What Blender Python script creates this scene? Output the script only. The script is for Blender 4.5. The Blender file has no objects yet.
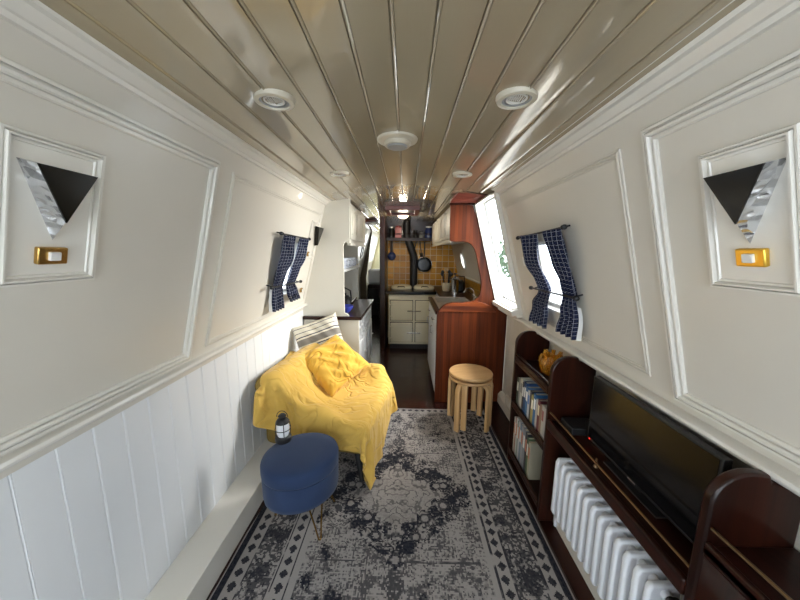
import bpy, bmesh, math, random
import numpy as np
from mathutils import Matrix, Vector, Euler
random.seed(7); np.random.seed(7)
PI = math.pi
sc = bpy.context.scene
COL = sc.collection

# ---------------------------------------------------------------- camera
def make_camera():
    yaw, pitch, roll = math.radians(-1.05234), math.radians(-9.09969), math.radians(0.5)
    f = Vector((math.sin(yaw)*math.cos(pitch), math.cos(yaw)*math.cos(pitch), math.sin(pitch)))
    r = Vector((math.cos(yaw), -math.sin(yaw), 0)); u = r.cross(f)
    r2 = r*math.cos(roll) + u*math.sin(roll); u2 = -r*math.sin(roll) + u*math.cos(roll)
    cd = bpy.data.cameras.new('camera'); cd.lens = 13.5; cd.sensor_width = 36; cd.clip_start = .02; cd.clip_end = 200
    co = bpy.data.objects.new('camera', cd); COL.objects.link(co)
    m = Matrix.Identity(4)
    for i, v in enumerate((r2, u2, -f)):
        for k in range(3): m[k][i] = v[k]
    m[0][3], m[1][3], m[2][3] = 0, 0, 1.45
    co.matrix_world = m; sc.camera = co
make_camera()

# ---------------------------------------------------------------- light
sc.view_settings.view_transform = 'Standard'; sc.view_settings.look = 'None'
sc.view_settings.gamma = 1; sc.view_settings.use_curve_mapping = False
sc.view_settings.exposure = 0.10
w = bpy.data.worlds.new('sky'); sc.world = w; w.use_nodes = True
bgn = w.node_tree.nodes['Background']
bgn.inputs[0].default_value = (.80, .90, 1.0, 1); bgn.inputs[1].default_value = 6.0

def area(name, loc, direction, sx, sy, power, color, spread=180):
    ld = bpy.data.lights.new(name, 'AREA'); ld.shape = 'RECTANGLE'; ld.size = sx; ld.size_y = sy
    ld.energy = power; ld.color = color; ld.spread = math.radians(spread)
    o = bpy.data.objects.new(name, ld); COL.objects.link(o)
    o.location = loc; o.rotation_euler = Vector(direction).to_track_quat('-Z', 'Y').to_euler()
    return o
# daylight through the bow doors behind the viewer, the side hatch and the stern; the two bow side fills are added
area('daylight_bow_doors', (-.03, -1.75, 1.15), (0, 1, 0), 1.25, 1.55, 17, (.88, .94, 1))
area('fill_bow_right', (1.02, -.78, 1.36), (-1, .25, -.35), .62, .5, 12, (.86, .93, 1))  # added fill lamp behind the viewer, lights the opposite cabin side
area('fill_bow_left', (-1.08, -.78, 1.36), (1, .25, -.35), .62, .5, 11, (.92, .95, 1))  # matching added fill lamp, shining in from the left
area('daylight_side_hatch', (1.42, 2.60, 1.86), (-1, -.06, -.42), .5, .8, 110, (1, .97, .91))
area('daylight_stern', (-.2, 8.9, 1.5), (0, -1, 0), 1.2, 1.0, 40, (1, .97, .9))
def portal(name, loc, direction, sx, sy):
    o = area(name, loc, direction, sx, sy, 1, (1, 1, 1)); o.data.cycles.is_portal = True
portal('portal_side_hatch', (.86, 2.505, 1.50), (-.966, 0, -.257), .85, .47)

# ---------------------------------------------------------------- node helpers
class X:
    """a float socket with arithmetic"""
    nt = None
    def __init__(s, sock): s.s = sock
    @staticmethod
    def m(op, *a):
        n = X.nt.nodes.new('ShaderNodeMath'); n.operation = op
        for i, v in enumerate(a):
            if isinstance(v, X): X.nt.links.new(v.s, n.inputs[i])
            else: n.inputs[i].default_value = v
        return X(n.outputs[0])
    def __add__(s, o): return X.m('ADD', s, o)
    __radd__ = __add__
    def __sub__(s, o): return X.m('SUBTRACT', s, o)
    def __rsub__(s, o): return X.m('SUBTRACT', o, s)
    def __mul__(s, o): return X.m('MULTIPLY', s, o)
    __rmul__ = __mul__
    def __truediv__(s, o): return X.m('DIVIDE', s, o)
    def gt(s, o): return X.m('GREATER_THAN', s, o)
    def lt(s, o): return X.m('LESS_THAN', s, o)
    def abs(s): return X.m('ABSOLUTE', s)
    def fr(s): return X.m('FRACT', s)
    def fl(s): return X.m('FLOOR', s)
    def mx(s, o): return X.m('MAXIMUM', s, o)
    def mn(s, o): return X.m('MINIMUM', s, o)
    def sin(s): return X.m('SINE', s)
def ss(v, a, b):
    n = X.nt.nodes.new('ShaderNodeMapRange'); n.interpolation_type = 'SMOOTHSTEP'
    X.nt.links.new(v.s, n.inputs[0]); n.inputs[1].default_value = a; n.inputs[2].default_value = b
    return X(n.outputs[0])
def mixf(t, a, b): return a + t*(b-a) if not isinstance(a, (int, float)) or isinstance(b, X) else t*(b-a) + a
def coords(kind='Object'):
    tc = X.nt.nodes.new('ShaderNodeTexCoord'); sp = X.nt.nodes.new('ShaderNodeSeparateXYZ')
    X.nt.links.new(tc.outputs[kind], sp.inputs[0])
    return X(sp.outputs[0]), X(sp.outputs[1]), X(sp.outputs[2])
def vec(a, b, c=0.0):
    n = X.nt.nodes.new('ShaderNodeCombineXYZ')
    for i, v in enumerate((a, b, c)):
        if isinstance(v, X): X.nt.links.new(v.s, n.inputs[i])
        else: n.inputs[i].default_value = v
    return n.outputs[0]
def noise(v, scale=1, detail=2, rough=.5):
    n = X.nt.nodes.new('ShaderNodeTexNoise'); X.nt.links.new(v, n.inputs['Vector'])
    n.inputs['Scale'].default_value = scale; n.inputs['Detail'].default_value = detail; n.inputs['Roughness'].default_value = rough
    return X(n.outputs[0])
def white(v):
    n = X.nt.nodes.new('ShaderNodeTexWhiteNoise'); X.nt.links.new(v, n.inputs['Vector']); return X(n.outputs[0])
def voro(v, scale):
    n = X.nt.nodes.new('ShaderNodeTexVoronoi'); X.nt.links.new(v, n.inputs['Vector']); n.inputs['Scale'].default_value = scale
    return X(n.outputs['Distance'])
def mixc(t, a, b):
    n = X.nt.nodes.new('ShaderNodeMix'); n.data_type = 'RGBA'
    if isinstance(t, X): X.nt.links.new(t.s, n.inputs[0])
    else: n.inputs[0].default_value = t
    for i, v in ((6, a), (7, b)):
        if isinstance(v, (tuple, list)): n.inputs[i].default_value = (*v[:3], 1)
        else: X.nt.links.new(v, n.inputs[i])
    return n.outputs[2]
def bump(h, strength=.3, dist=.01):
    n = X.nt.nodes.new('ShaderNodeBump'); X.nt.links.new(h.s, n.inputs['Height'])
    n.inputs['Strength'].default_value = strength; n.inputs['Distance'].default_value = dist
    X.nt.links.new(n.outputs[0], X.nt.nodes['Principled BSDF'].inputs['Normal'])
def srgb(r, g, b):
    f = lambda c: (c/255/12.92) if c/255 <= .04045 else ((c/255+.055)/1.055)**2.4
    return (f(r), f(g), f(b))
def material(name, base=(.5, .5, .5), rough=.5, metal=0, fn=None, coat=0, trans=0, sheen=0, ior=None, emit=None, spec=None):
    m = bpy.data.materials.new(name); m.use_nodes = True
    X.nt = m.node_tree; b = m.node_tree.nodes['Principled BSDF']
    b.inputs['Base Color'].default_value = (*base, 1); b.inputs['Roughness'].default_value = rough
    b.inputs['Metallic'].default_value = metal; b.inputs['Coat Weight'].default_value = coat
    b.inputs['Transmission Weight'].default_value = trans; b.inputs['Sheen Weight'].default_value = sheen
    if spec is None and fn is not None and rough >= .75: spec = .12
    if spec is not None: b.inputs['Specular IOR Level'].default_value = spec
    if ior: b.inputs['IOR'].default_value = ior
    if emit: b.inputs['Emission Color'].default_value = (*emit[0], 1); b.inputs['Emission Strength'].default_value = emit[1]
    if fn:
        c = fn()
        if c is not None: X.nt.links.new(c, b.inputs['Base Color'])
    return m
def link_rough(x): X.nt.links.new(x.s, X.nt.nodes['Principled BSDF'].inputs['Roughness'])

def paint(base, brush=0.0, mott=.04, sc_=3):
    def fn():
        x, y, z = coords()
        n = noise(vec(x, y, z), sc_, 3)
        if brush: 
            bn = noise(vec(x*60, y*1.3, z*60), 1, 3) * .6 + noise(vec(x*3.0, y*2.0, z*3.0), 1.4, 2)
            bump(bn, brush, .004)
        else:
            bump(noise(vec(x, y, z), 14, 2), .06, .01)
        d = tuple(c*(1-mott*2) for c in base)
        return mixc(n, d, base)
    return fn
def wood(dark, light, axis='z', freq=45, strips=None, vary=.4):
    def fn():
        x, y, z = coords()
        sx, sy, sz = freq, freq, freq
        a = {'x': (x*1.6, y*freq, z*freq), 'y': (x*freq, y*1.6, z*freq), 'z': (x*freq, y*freq, z*1.6)}[axis]
        n = noise(vec(*a), 1, 4, .6)
        n2 = noise(vec(a[0]*.22, a[1]*.22, a[2]*.5), 1, 2)
        t = ss(n*.55 + n2*.45, .34, .66)
        if strips:
            q = {'x': x, 'y': y, 'z': z}[strips[0]]
            cell = (q/strips[1]).fl()
            t = (t*(1-vary) + white(vec(cell, 3.0))*vary)
        c = mixc(t, dark, light)
        if strips:
            g = ((q/strips[1]).fr() - .5).abs().gt(.485)
            c = mixc(g, c, tuple(v*.25 for v in dark))
        return c
    return fn
CREAM = (.78, .745, .655); WHITE = (.80, .79, .77)
def tiles(ax, ay, size=.1):
    def fn():
        c = dict(zip('xyz', coords()))
        a, b = c[ax]/size, c[ay]/size
        g = ((a.fr()-.5).abs().mx((b.fr()-.5).abs())).gt(.463)
        r = white(vec(a.fl(), b.fl(), 1.0))
        n = noise(vec(c['x'], c['y'], c['z']), 35, 2)
        t = mixc(r*.7 + n*.3, (.33, .135, .004), (.74, .36, .018))
        bump(1-g*1.0, .5, .004)
        link_rough(g*.4 + .34)
        return mixc(g, t, (.70, .62, .42))
    return fn
def tartan():
    u, v, _ = coords('UV')
    def line(q, pitch, wd, off=0.0): return ((q/pitch+off).fr()-.5).abs().gt(.5-wd/pitch/2)
    l = line(u, .021, .0018).mx(line(v, .021, .0018))*1.0
    l2 = (line(u, .021, .006, .5) + line(v, .021, .006, .5))*.22
    base = mixc(l2, (.008, .010, .030), (.03, .04, .09))
    bump(noise(vec(u, v), 900, 1), .15, .001)
    return mixc(l*.7, base, (.42, .44, .52))
def stripes():
    u, v, _ = coords('UV')
    n = noise(vec(u*300, v*300), 1, 2)
    q = ((v*1.9+.36).fr()-.5).abs()
    grey = q.lt(.13)
    navy = (q-.22).abs().lt(.020) + (q-.40).abs().lt(.012)
    c = mixc(n*.35, (.80, .76, .64), (.62, .56, .42))
    c = mixc(grey, c, (.24, .225, .20))
    return mixc(navy, c, (.03, .035, .07))
def velvet(a, b, s=9, crease=0):
    def fn():
        x, y, z = coords()
        n = noise(vec(x, y, z), s, 3)
        if crease:
            w_ = noise(vec(x, y, z), 4, 2)
            f = (noise(vec(x*5+w_*3, y*9+w_*4, z*5), 1, 2, .5)-.5).abs()
            bump(ss(f, 0, .10)*.8 + noise(vec(x, y, z), 260, 2)*.03, .55, crease)
        else: bump(noise(vec(x, y, z), 260, 2), .12, .001)
        return mixc(n, a, b)
    return fn
def rug_fn():
    x0, y0, z0 = coords()
    px = .0062
    x = (x0/px).fl()*px; y = (y0/px).fl()*px
    u = (x+.005).abs()
    P = vec(x, y)
    big = noise(P, 2.6, 3, .6); mid = noise(P, 11, 3, .65); fine = noise(P, 75, 2, .8)
    hx = noise(vec(x*7, y*130), 1, 2, .7); hy = noise(vec(x*130, y*7), 1, 2, .7)
    weave = hx*.5 + hy*.5
    # field: pale grey, broken by scratchy dark wear
    field = ss(fine*.45 + weave*.40 + mid*.30, .545, .625)*.75
    side = ss(u*1.0 + mid*.35 + big*.3, .62, .80)
    # heavier indigo patches towards the left and the near border
    patch = ss(big*.62 + mid*.38 - x*.10, .53, .585)*ss(fine + mid*.5, .62, .80)
    # medallion
    my = y - 1.60
    wob = ((my*38).sin()*(x*38).sin()).abs()*.12
    d = u/.45 + my.abs()/.41 + wob
    steps = (d*9).fl()/9
    vo = voro(vec(u, my), 12)
    ring = steps.gt(.60)*steps.lt(1.03)
    halo = (vo-.30).abs().lt(.10)*1.0
    ros = vo.lt(.24)
    ringd = ring*(1 - ros*.8)*ss(fine*.45 + mid*.55, .42, .52).mx(halo*.85)
    inner = steps.lt(.60)
    scroll = ((noise(vec(u, my), 17, 1) - .5).abs()).lt(.030)*1.0
    petal = voro(vec(u, my), 9).lt(.13)*1.0
    cored = inner*(scroll*.6).mx(petal*ss(fine, .4, .5)*.8)
    edge2 = (d-1.13).abs().lt(.016)*ss(fine, .48, .55)
    lineH = ((y-1.20).abs().lt(.004) + (y-1.97).abs().lt(.004))*u.lt(.40)*ss(hx, .46, .56)
    sc2 = ((noise(vec(u, y), 9, 1) - .5).abs()).lt(.020)*(my.abs().gt(.50))*.75*ss(mid, .42, .52)
    tip = ((u/.05 + ((my.abs()-.50)/.10).abs()).lt(1.0))*ss(fine, .38, .46)
    dark = field.mx(patch*.95).mx(edge2*.8).mx(lineH*.8).mx(sc2).mx(tip*.8)
    inside_m = d.lt(1.03)*1.0
    dark = dark*(1-inside_m*.75)
    dark = dark.mx(ringd*.95).mx(cored)
    # borders
    def band(c, wd): return (u-c).abs().lt(wd)*1.0
    dy = ((y/.058).fr()-.5).abs()
    def dia(c): return (((u-c).abs()/.021 + dy/.40).lt(1.0))*1.0
    worn = ss(fine*.6+mid*.4, .40, .52)
    mott = ss(fine*.5 + mid*.7 + big*.1, .60, .72)
    motif = ((noise(vec(u*1.0, y), 24, 1) - .5).abs()).lt(.05)*.8
    b = band(.605, .062)*(mott*.9).mx(motif)
    isb = u.gt(.435)*1.0
    dark = dark*(1-isb) + isb*(b.mx(side*0))
    for c in (.50, .705):
        dark = dark.mx(dia(c)*.92)
        for o in (-.034, .034):
            dark = dark.mx(band(c+o, .0045)*ss(mid, .38, .5)*.9)
    dark = dark.mx(band(.752, .013)*.95)
    dark = dark*(1 - band(.7695, .0045)*.6)
    # end border at the far edge
    v = 2.62 - y
    endb = v.lt(.10)*1.0
    dx = ((x/.058).fr()-.5).abs()
    ed = (((v-.05).abs()/.021 + dx/.40).lt(1.0))*.9
    dark = dark*(1-endb) + endb*ed.mx(mott*.35).mx(v.lt(.012)*.7)
    dark = (dark + (fine-.5)*.30).mx(0).mn(1)
    c = mixc(dark, (.33, .31, .30), (.012, .014, .024))
    bump(fine + dark*-.6, .35, .004)
    return c

M = {}
M['wall'] = material('cream_wall_paint', CREAM, .38, fn=paint((.69, .655, .58)), coat=.15)
M['trim'] = material('white_trim_gloss', WHITE, .30, fn=paint((.78, .755, .69)), coat=.25)
M['lining'] = material('white_board_paint', WHITE, .40, fn=paint((.77, .79, .81)), coat=.1)
M['ceil'] = material('cream_gloss_ceiling', CREAM, .16, fn=paint((.42, .355, .245), brush=.20), coat=.8)
M['cupboard'] = material('cream_cupboard_paint', CREAM, .40, fn=paint((.78, .75, .66)))
M['mahog'] = material('dark_mahogany', (.08, .02, .01), .34, fn=wood((.007, .0016, .001), (.032, .0072, .0038), 'y', 50), coat=.15, spec=.25)
M['mahogz'] = material('dark_mahogany_upright', (.08, .02, .01), .32, fn=wood((.008, .002, .0012), (.034, .008, .004), 'z', 40), coat=.2, spec=.25)
M['sapele'] = material('sapele_panel', (.3, .08, .02), .45, fn=wood((.030, .005, .0015), (.175, .037, .008), 'z', 30, ('x', .034), .55), spec=.2)
M['sapeleh'] = material('sapele_rail', (.3, .08, .02), .38, fn=wood((.07, .013, .003), (.26, .058, .012), 'x', 30), spec=.3)
M['floor'] = material('dark_plank_floor', (.06, .02, .015), .26, fn=wood((.012, .003, .003), (.060, .016, .011), 'y', 30, ('x', .075)), coat=.15)
M['rug'] = material('distressed_rug_pile', (.3, .3, .3), .95, fn=rug_fn, spec=.05)
M['tilexz'] = material('amber_tiles', fn=tiles('x', 'z'), spec=.3)
M['tileyz'] = material('amber_tiles_side', fn=tiles('x', 'y'), coat=.4)
M['tartan'] = material('navy_tartan_cloth', rough=.9, fn=tartan)
M['white_cloth'] = material('white_cloth', (.78, .78, .76), .9)
M['stripes'] = material('striped_cushion_cloth', rough=.9, fn=stripes)
M['throw'] = material('mustard_throw', rough=.85, fn=velvet((.58, .36, .07), (.72, .47, .115), 6, .02), sheen=.15)
M['mustard'] = material('yellow_velvet', rough=.75, fn=velvet((.64, .35, .04), (.80, .48, .085), 12, .02), sheen=.15)
M['chair'] = material('olive_chair_cloth', rough=.9, fn=velvet((.20, .135, .035), (.28, .19, .05), 30))
M['blue'] = material('navy_blue_velvet', rough=.8, fn=velvet((.018, .034, .082), (.034, .058, .128), 7), sheen=.12)
M['black'] = material('black_gloss', (.006, .006, .007), .14, spec=.35)
M['blackm'] = material('black_matt', (.012, .012, .013), .5)
M['iron'] = material('blackened_iron', (.02, .021, .023), .38, metal=.5)
M['enamel'] = material('cream_enamel', (.74, .69, .54), .22, fn=paint((.74, .665, .46)), coat=.3)
M['chrome'] = material('chrome', (.82, .83, .85), .12, metal=1)
M['steel'] = material('brushed_steel', (.62, .60, .57), .33, metal=.9)
M['brass'] = material('brass', (.56, .35, .11), .25, metal=1)
M['bronze'] = material('dull_bronze', (.16, .10, .05), .3, metal=.8)
M['brassb'] = material('bright_brass', (.90, .56, .09), .28, metal=.9)
M['birch'] = material('pale_birch', (.6, .4, .2), .38, fn=wood((.46, .26, .10), (.62, .39, .18), 'x', 22), coat=.2)
M['birchz'] = material('pale_birch_leg', (.6, .4, .2), .38, fn=wood((.48, .29, .12), (.66, .44, .22), 'z', 30), coat=.2)
M['radiator'] = material('white_enamel', (.78, .80, .84), .40)
M['plastic'] = material('white_plastic', (.80, .79, .75), .35)
M['fitting'] = material('cream_fitting', (.62, .57, .46), .35)
M['lampglass'] = material('lit_lamp_glass', (.9, .88, .8), .4, emit=((1, .9, .72), 1.3))
M['grey'] = material('grey_plastic', (.32, .33, .33), .4)
def thin_glass():
    m = bpy.data.materials.new('window_glass'); m.use_nodes = True; nt = m.node_tree; nt.nodes.clear()
    out = nt.nodes.new('ShaderNodeOutputMaterial'); mx = nt.nodes.new('ShaderNodeMixShader'); tr_ = nt.nodes.new('ShaderNodeBsdfTransparent')
    gl = nt.nodes.new('ShaderNodeBsdfGlossy'); gl.inputs['Roughness'].default_value = .02; mx.inputs[0].default_value = .05
    nt.links.new(tr_.outputs[0], mx.inputs[1]); nt.links.new(gl.outputs[0], mx.inputs[2]); nt.links.new(mx.outputs[0], out.inputs[0])
    return m
M['glass'] = thin_glass()
M['frost'] = material('frosted_glass', (.85, .92, 1.0), .6, trans=.7, ior=1.1)
M['amber'] = material('amber_glass', (.95, .50, .06), .06, trans=.75, ior=1.45)
M['mirror'] = material('smoked_mirror', (.004, .0035, .002), .18, spec=.25)
def foil_fn():
    x, y, z = coords(); bump(voro(vec(x, y, z*.5), 38), .9, .02); 
    return mixc(noise(vec(x, y, z), 30, 2), (.45, .46, .48), (.85, .86, .88))
M['foil'] = material('crinkled_glass', (.8, .8, .82), .12, metal=.85, fn=foil_fn)
M['pillow_cloth'] = material('pillow_white', (.80, .82, .85), .8)  # plain cool white, even over the whole pillow
M['paper'] = material('paper_pages', (.70, .66, .55), .9)
M['navyenamel'] = material('navy_enamel', (.03, .05, .16), .25, coat=.4)
M['green'] = material('dark_green_leaf', (.03, .07, .02), .6)
M['red'] = material('red_tin', (.42, .05, .04), .35)
M['copper'] = material('pinkish_hardwood', (.36, .11, .07), .35, fn=wood((.12, .025, .018), (.30, .085, .06), 'x', 30))
def patt():
    x, y, z = coords(); d = voro(vec(y, z), 42); return mixc(d.lt(.28)*1.0, (.72, .76, .84), (.05, .09, .35))
M['patterned'] = material('blue_spotted_china', (.6, .6, .7), .2, fn=patt)
_cm = {}
def solid(rgb, rough=.6):
    k = (tuple(rgb), rough)
    if k not in _cm: _cm[k] = material('book_cloth_%02x%02x%02x' % tuple(int(min(1, c)*255) for c in rgb), rgb, rough)
    return _cm[k]

# ---------------------------------------------------------------- mesh helpers
class MB:
    def __init__(s): s.v = []; s.f = []; s.uv = None; s.mi = []
    def add(s, vs, fs, T=None, mi=0):
        o = len(s.v)
        s.v += [tuple(T @ Vector(p)) if T is not None else tuple(p) for p in vs]
        s.f += [tuple(o+i for i in f) for f in fs]; s.mi += [mi]*len(fs); return s
    def box(s, a, b, T=None, mi=0):
        (x0, y0, z0), (x1, y1, z1) = a, b
        vs = [(x0, y0, z0), (x1, y0, z0), (x1, y1, z0), (x0, y1, z0), (x0, y0, z1), (x1, y0, z1), (x1, y1, z1), (x0, y1, z1)]
        return s.add(vs, [(0, 3, 2, 1), (4, 5, 6, 7), (0, 1, 5, 4), (1, 2, 6, 5), (2, 3, 7, 6), (3, 0, 4, 7)], T, mi)
    def cbox(s, c, d, T=None, mi=0):
        return s.box([c[i]-d[i]/2 for i in range(3)], [c[i]+d[i]/2 for i in range(3)], T, mi)
    def prism(s, poly, h0, h1, axis='z', T=None, mi=0):
        n = len(poly)
        mp = {'z': lambda p, h: (p[0], p[1], h), 'y': lambda p, h: (p[0], h, p[1]), 'x': lambda p, h: (h, p[0], p[1])}[axis]
        vs = [mp(p, h0) for p in poly] + [mp(p, h1) for p in poly]
        fs = [tuple(range(n))[::-1], tuple(range(n, 2*n))] + [(i, (i+1) % n, n+(i+1) % n, n+i) for i in range(n)]
        return s.add(vs, fs, T, mi)
    def lathe(s, prof, n=24, T=None, mi=0, cap=True, sx=1, sy=1):
        vs = []; fs = []
        for r, z in prof:
            for i in range(n):
                a = 2*PI*i/n; vs.append((r*math.cos(a)*sx, r*math.sin(a)*sy, z))
        for k in range(len(prof)-1):
            for i in range(n):
                j = (i+1) % n; fs.append((k*n+i, k*n+j, (k+1)*n+j, (k+1)*n+i))
        if cap:
            if prof[0][0] > 1e-5: fs.append(tuple(range(n))[::-1])
            if prof[-1][0] > 1e-5: fs.append(tuple(range((len(prof)-1)*n, len(prof)*n)))
        return s.add(vs, fs, T, mi)
    def tube(s, pts, r, n=8, T=None, mi=0, closed=False, rect=None, up=None):
        pts = [Vector(p) for p in pts]; vs = []; fs = []; m = len(pts)
        rr = r if isinstance(r, (list, tuple)) else [r]*m
        prev = None
        for i, p in enumerate(pts):
            if closed: t = (pts[(i+1) % m]-pts[i-1])
            else: t = (pts[min(i+1, m-1)]-pts[max(i-1, 0)])
            t.normalize()
            if up is not None: a = Vector(up) - t*t.dot(Vector(up))
            elif prev is None: a = t.orthogonal()
            else: a = prev - t*t.dot(prev)
            a.normalize(); prev = a; b = t.cross(a)
            if rect:
                hw, ht = rect[0]/2, rect[1]/2
                for ca, cb in ((-ht, -hw), (ht, -hw), (ht, hw), (-ht, hw)): vs.append(p + a*ca + b*cb)
            else:
                for k in range(n):
                    an = 2*PI*k/n; vs.append(p + a*math.cos(an)*rr[i] + b*math.sin(an)*rr[i])
        if rect: n = 4
        for i in range(m if closed else m-1):
            j = (i+1) % m
            for k in range(n):
                l = (k+1) % n; fs.append((i*n+k, i*n+l, j*n+l, j*n+k))
        if not closed: fs += [tuple(range(n))[::-1], tuple(range((m-1)*n, m*n))]
        return s.add(vs, fs, T, mi)
    def grid(s, P, closed_u=False):
        """P[i][j] points; adds uv-less quad grid"""
        nu, nv = len(P), len(P[0]); o = len(s.v)
        for r in P: s.v += [tuple(q) for q in r]
        for i in range(nu-1):
            for j in range(nv-1):
                s.f.append((o+i*nv+j, o+(i+1)*nv+j, o+(i+1)*nv+j+1, o+i*nv+j+1)); s.mi.append(0)
        return s
def link(name, me, parent=None, mw=None):
    o = bpy.data.objects.new(name, me); COL.objects.link(o)
    if parent is not None: o.parent = parent
    if mw is not None: o.matrix_world = mw
    return o
def build(mb, name, m, parent=None, bevel=0, smooth=35, mw=None, uv=None, loc=None, subsurf=0, solid_=0, seg=2):
    me = bpy.data.meshes.new(name); me.from_pydata([tuple(v) for v in mb.v], [], mb.f); me.update()
    bm = bmesh.new(); bm.from_mesh(me); bmesh.ops.recalc_face_normals(bm, faces=bm.faces); bm.to_mesh(me); bm.free()
    ms = m if isinstance(m, (list, tuple)) else [m]
    for q in ms: me.materials.append(M[q] if isinstance(q, str) else q)
    if len(ms) > 1:
        for p, i in zip(me.polygons, mb.mi): p.material_index = i
    if uv is not None:
        l = me.uv_layers.new(name='UVMap')
        for lp in me.loops: l.data[lp.index].uv = uv[lp.vertex_index]
    if smooth:
        for p in me.polygons: p.use_smooth = True
        me.set_sharp_from_angle(angle=math.radians(smooth))
    o = link(name, me, parent, mw)
    if loc is not None: o.location = loc
    if bevel:
        b = o.modifiers.new('bevel', 'BEVEL'); b.width = bevel; b.segments = seg; b.limit_method = 'ANGLE'; b.angle_limit = math.radians(40)
        b.harden_normals = False
    if solid_:
        d = o.modifiers.new('thickness', 'SOLIDIFY'); d.thickness = solid_; d.offset = 0
    if subsurf:
        d = o.modifiers.new('smooth', 'SUBSURF'); d.levels = subsurf; d.render_levels = subsurf
    return o
def tag(o, label, cat, group=None):
    o['label'] = label; o['category'] = cat
    if group: o['group'] = group
    return o
def struct(o): o['kind'] = 'structure'; return o
def thing(name, label, cat, loc=(0, 0, 0), rz=0, group=None, mw=None):
    o = bpy.data.objects.new(name, None); COL.objects.link(o)
    o.empty_display_size = .1
    if mw is not None: o.matrix_world = mw
    else: o.location = loc; o.rotation_euler = (0, 0, rz)
    return tag(o, label, cat, group)
def dup(root, label, loc=None, rz=None, group=None, mw=None):
    r = root.copy(); COL.objects.link(r); r['label'] = label
    if loc is not None: r.location = loc
    if rz is not None: r.rotation_euler = (0, 0, rz)
    if mw is not None: r.matrix_world = mw
    if group: r['group'] = group
    def rec(a, b):
        for ch in list(a.children):
            c = ch.copy(); COL.objects.link(c); c.parent = b; c.matrix_parent_inverse = ch.matrix_parent_inverse.copy(); rec(ch, c)
    rec(root, r)
    return r
T = Matrix.Translation
def RZ(a): return Matrix.Rotation(a, 4, 'Z')
def RX(a): return Matrix.Rotation(a, 4, 'X')
def RY(a): return Matrix.Rotation(a, 4, 'Y')

# ---------------------------------------------------------------- wall frames (sloping cabin sides)
class Side:
    def __init__(s, xb, xt, sign):
        s.xb, s.xt, s.sign = xb, xt, sign          # sign +1: u = +y (left side), -1: u = -y (right side)
        d = Vector((xt-xb, 0, .96)); s.k = d.length/.96; d.normalize()
        u = Vector((0, sign, 0)); n = u.cross(d)
        m = Matrix.Identity(4)
        for i, q in enumerate((u, d, n)):
            for r in range(3): m[r][i] = q[r]
        m[0][3], m[1][3], m[2][3] = xb, 0, .90
        s.m = m
    def V(s, z): return (z-.90)*s.k
    def U(s, y): return y*s.sign
    def W(s, y, z, off=0): return s.m @ Vector((s.U(y), s.V(z), off))
    def rect(s, y0, z0, y1, z1):
        a, b = sorted((s.U(y0), s.U(y1))); return a, s.V(z0), b, s.V(z1)
SL = Side(-.97, -.73, 1); SR = Side(.915, .66, -1)

def panel_with_holes(side, y0, z0, y1, z1, holes, th, name, m):
    a, b, c, d = side.rect(y0, z0, y1, z1)
    H = [side.rect(*h) for h in holes]
    us = sorted({a, c, *[h[0] for h in H], *[h[2] for h in H]}); vs = sorted({b, d, *[h[1] for h in H], *[h[3] for h in H]})
    mb = MB()
    for i in range(len(us)-1):
        for j in range(len(vs)-1):
            cu, cv = (us[i]+us[i+1])/2, (vs[j]+vs[j+1])/2
            if any(h[0] < cu < h[2] and h[1] < cv < h[3] for h in H): continue
            mb.box((us[i], vs[j], -th), (us[i+1], vs[j+1], 0))
    return struct(build(mb, name, m, mw=side.m, smooth=0))
MOULD = [(0, 0), (0, .009), (.002, .011), (.009, .011), (.0095, .004), (.0125, .004), (.013, .010), (.017, .014), (.023, .014), (.027, .010), (.0275, .003), (.0305, .003), (.031, .008), (.037, .008), (.041, .005), (.041, 0)]
def moulding(side, y0, z0, y1, z1, w, name, m, h=1.0, base=0.0, parent=None):
    a, b, c, d = side.rect(y0, z0, y1, z1); s = w/.041
    vs, fs = [], []; n = len(MOULD)
    for (cx, cy, sx, sy) in ((a, b, 1, 1), (c, b, -1, 1), (c, d, -1, -1), (a, d, 1, -1)):
        for i, hh in MOULD: vs.append((cx+sx*i*s, cy+sy*i*s, base+hh*h))
    for k in range(4):
        l = (k+1) % 4
        for i in range(n-1): fs.append((k*n+i, l*n+i, l*n+i+1, k*n+i+1))
    return build(MB().add(vs, fs), name, m, mw=side.m if parent is None else None, parent=parent, smooth=25)

# ================================================================ STRUCTURE
YB, YE = -1.3, 5.06          # bow bulkhead, galley end
YS = 8.2                     # far sleeping cabin end
HATCH = (2.27, 1.03, 2.74, 1.885)
FILLW = (-1.12, 1.06, -.45, 1.62)  # unseen openings, added to let the bow fill lamps in
WR = (1.53, 1.12, 1.88, 1.52); WL = (2.02, 1.12, 2.36, 1.52)
panel_with_holes(SL, YB, .90, YS, 1.93, [WL, FILLW, (5.55, 1.29, 5.85, 1.60), (7.3, 1.2, 8.05, 1.84)], .05, 'wall_left', 'wall')
panel_with_holes(SR, YB, .90, YS, 1.93, [WR, FILLW, HATCH, (4.08, 1.19, 4.36, 1.48)], .05, 'wall_right', 'wall')
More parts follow.
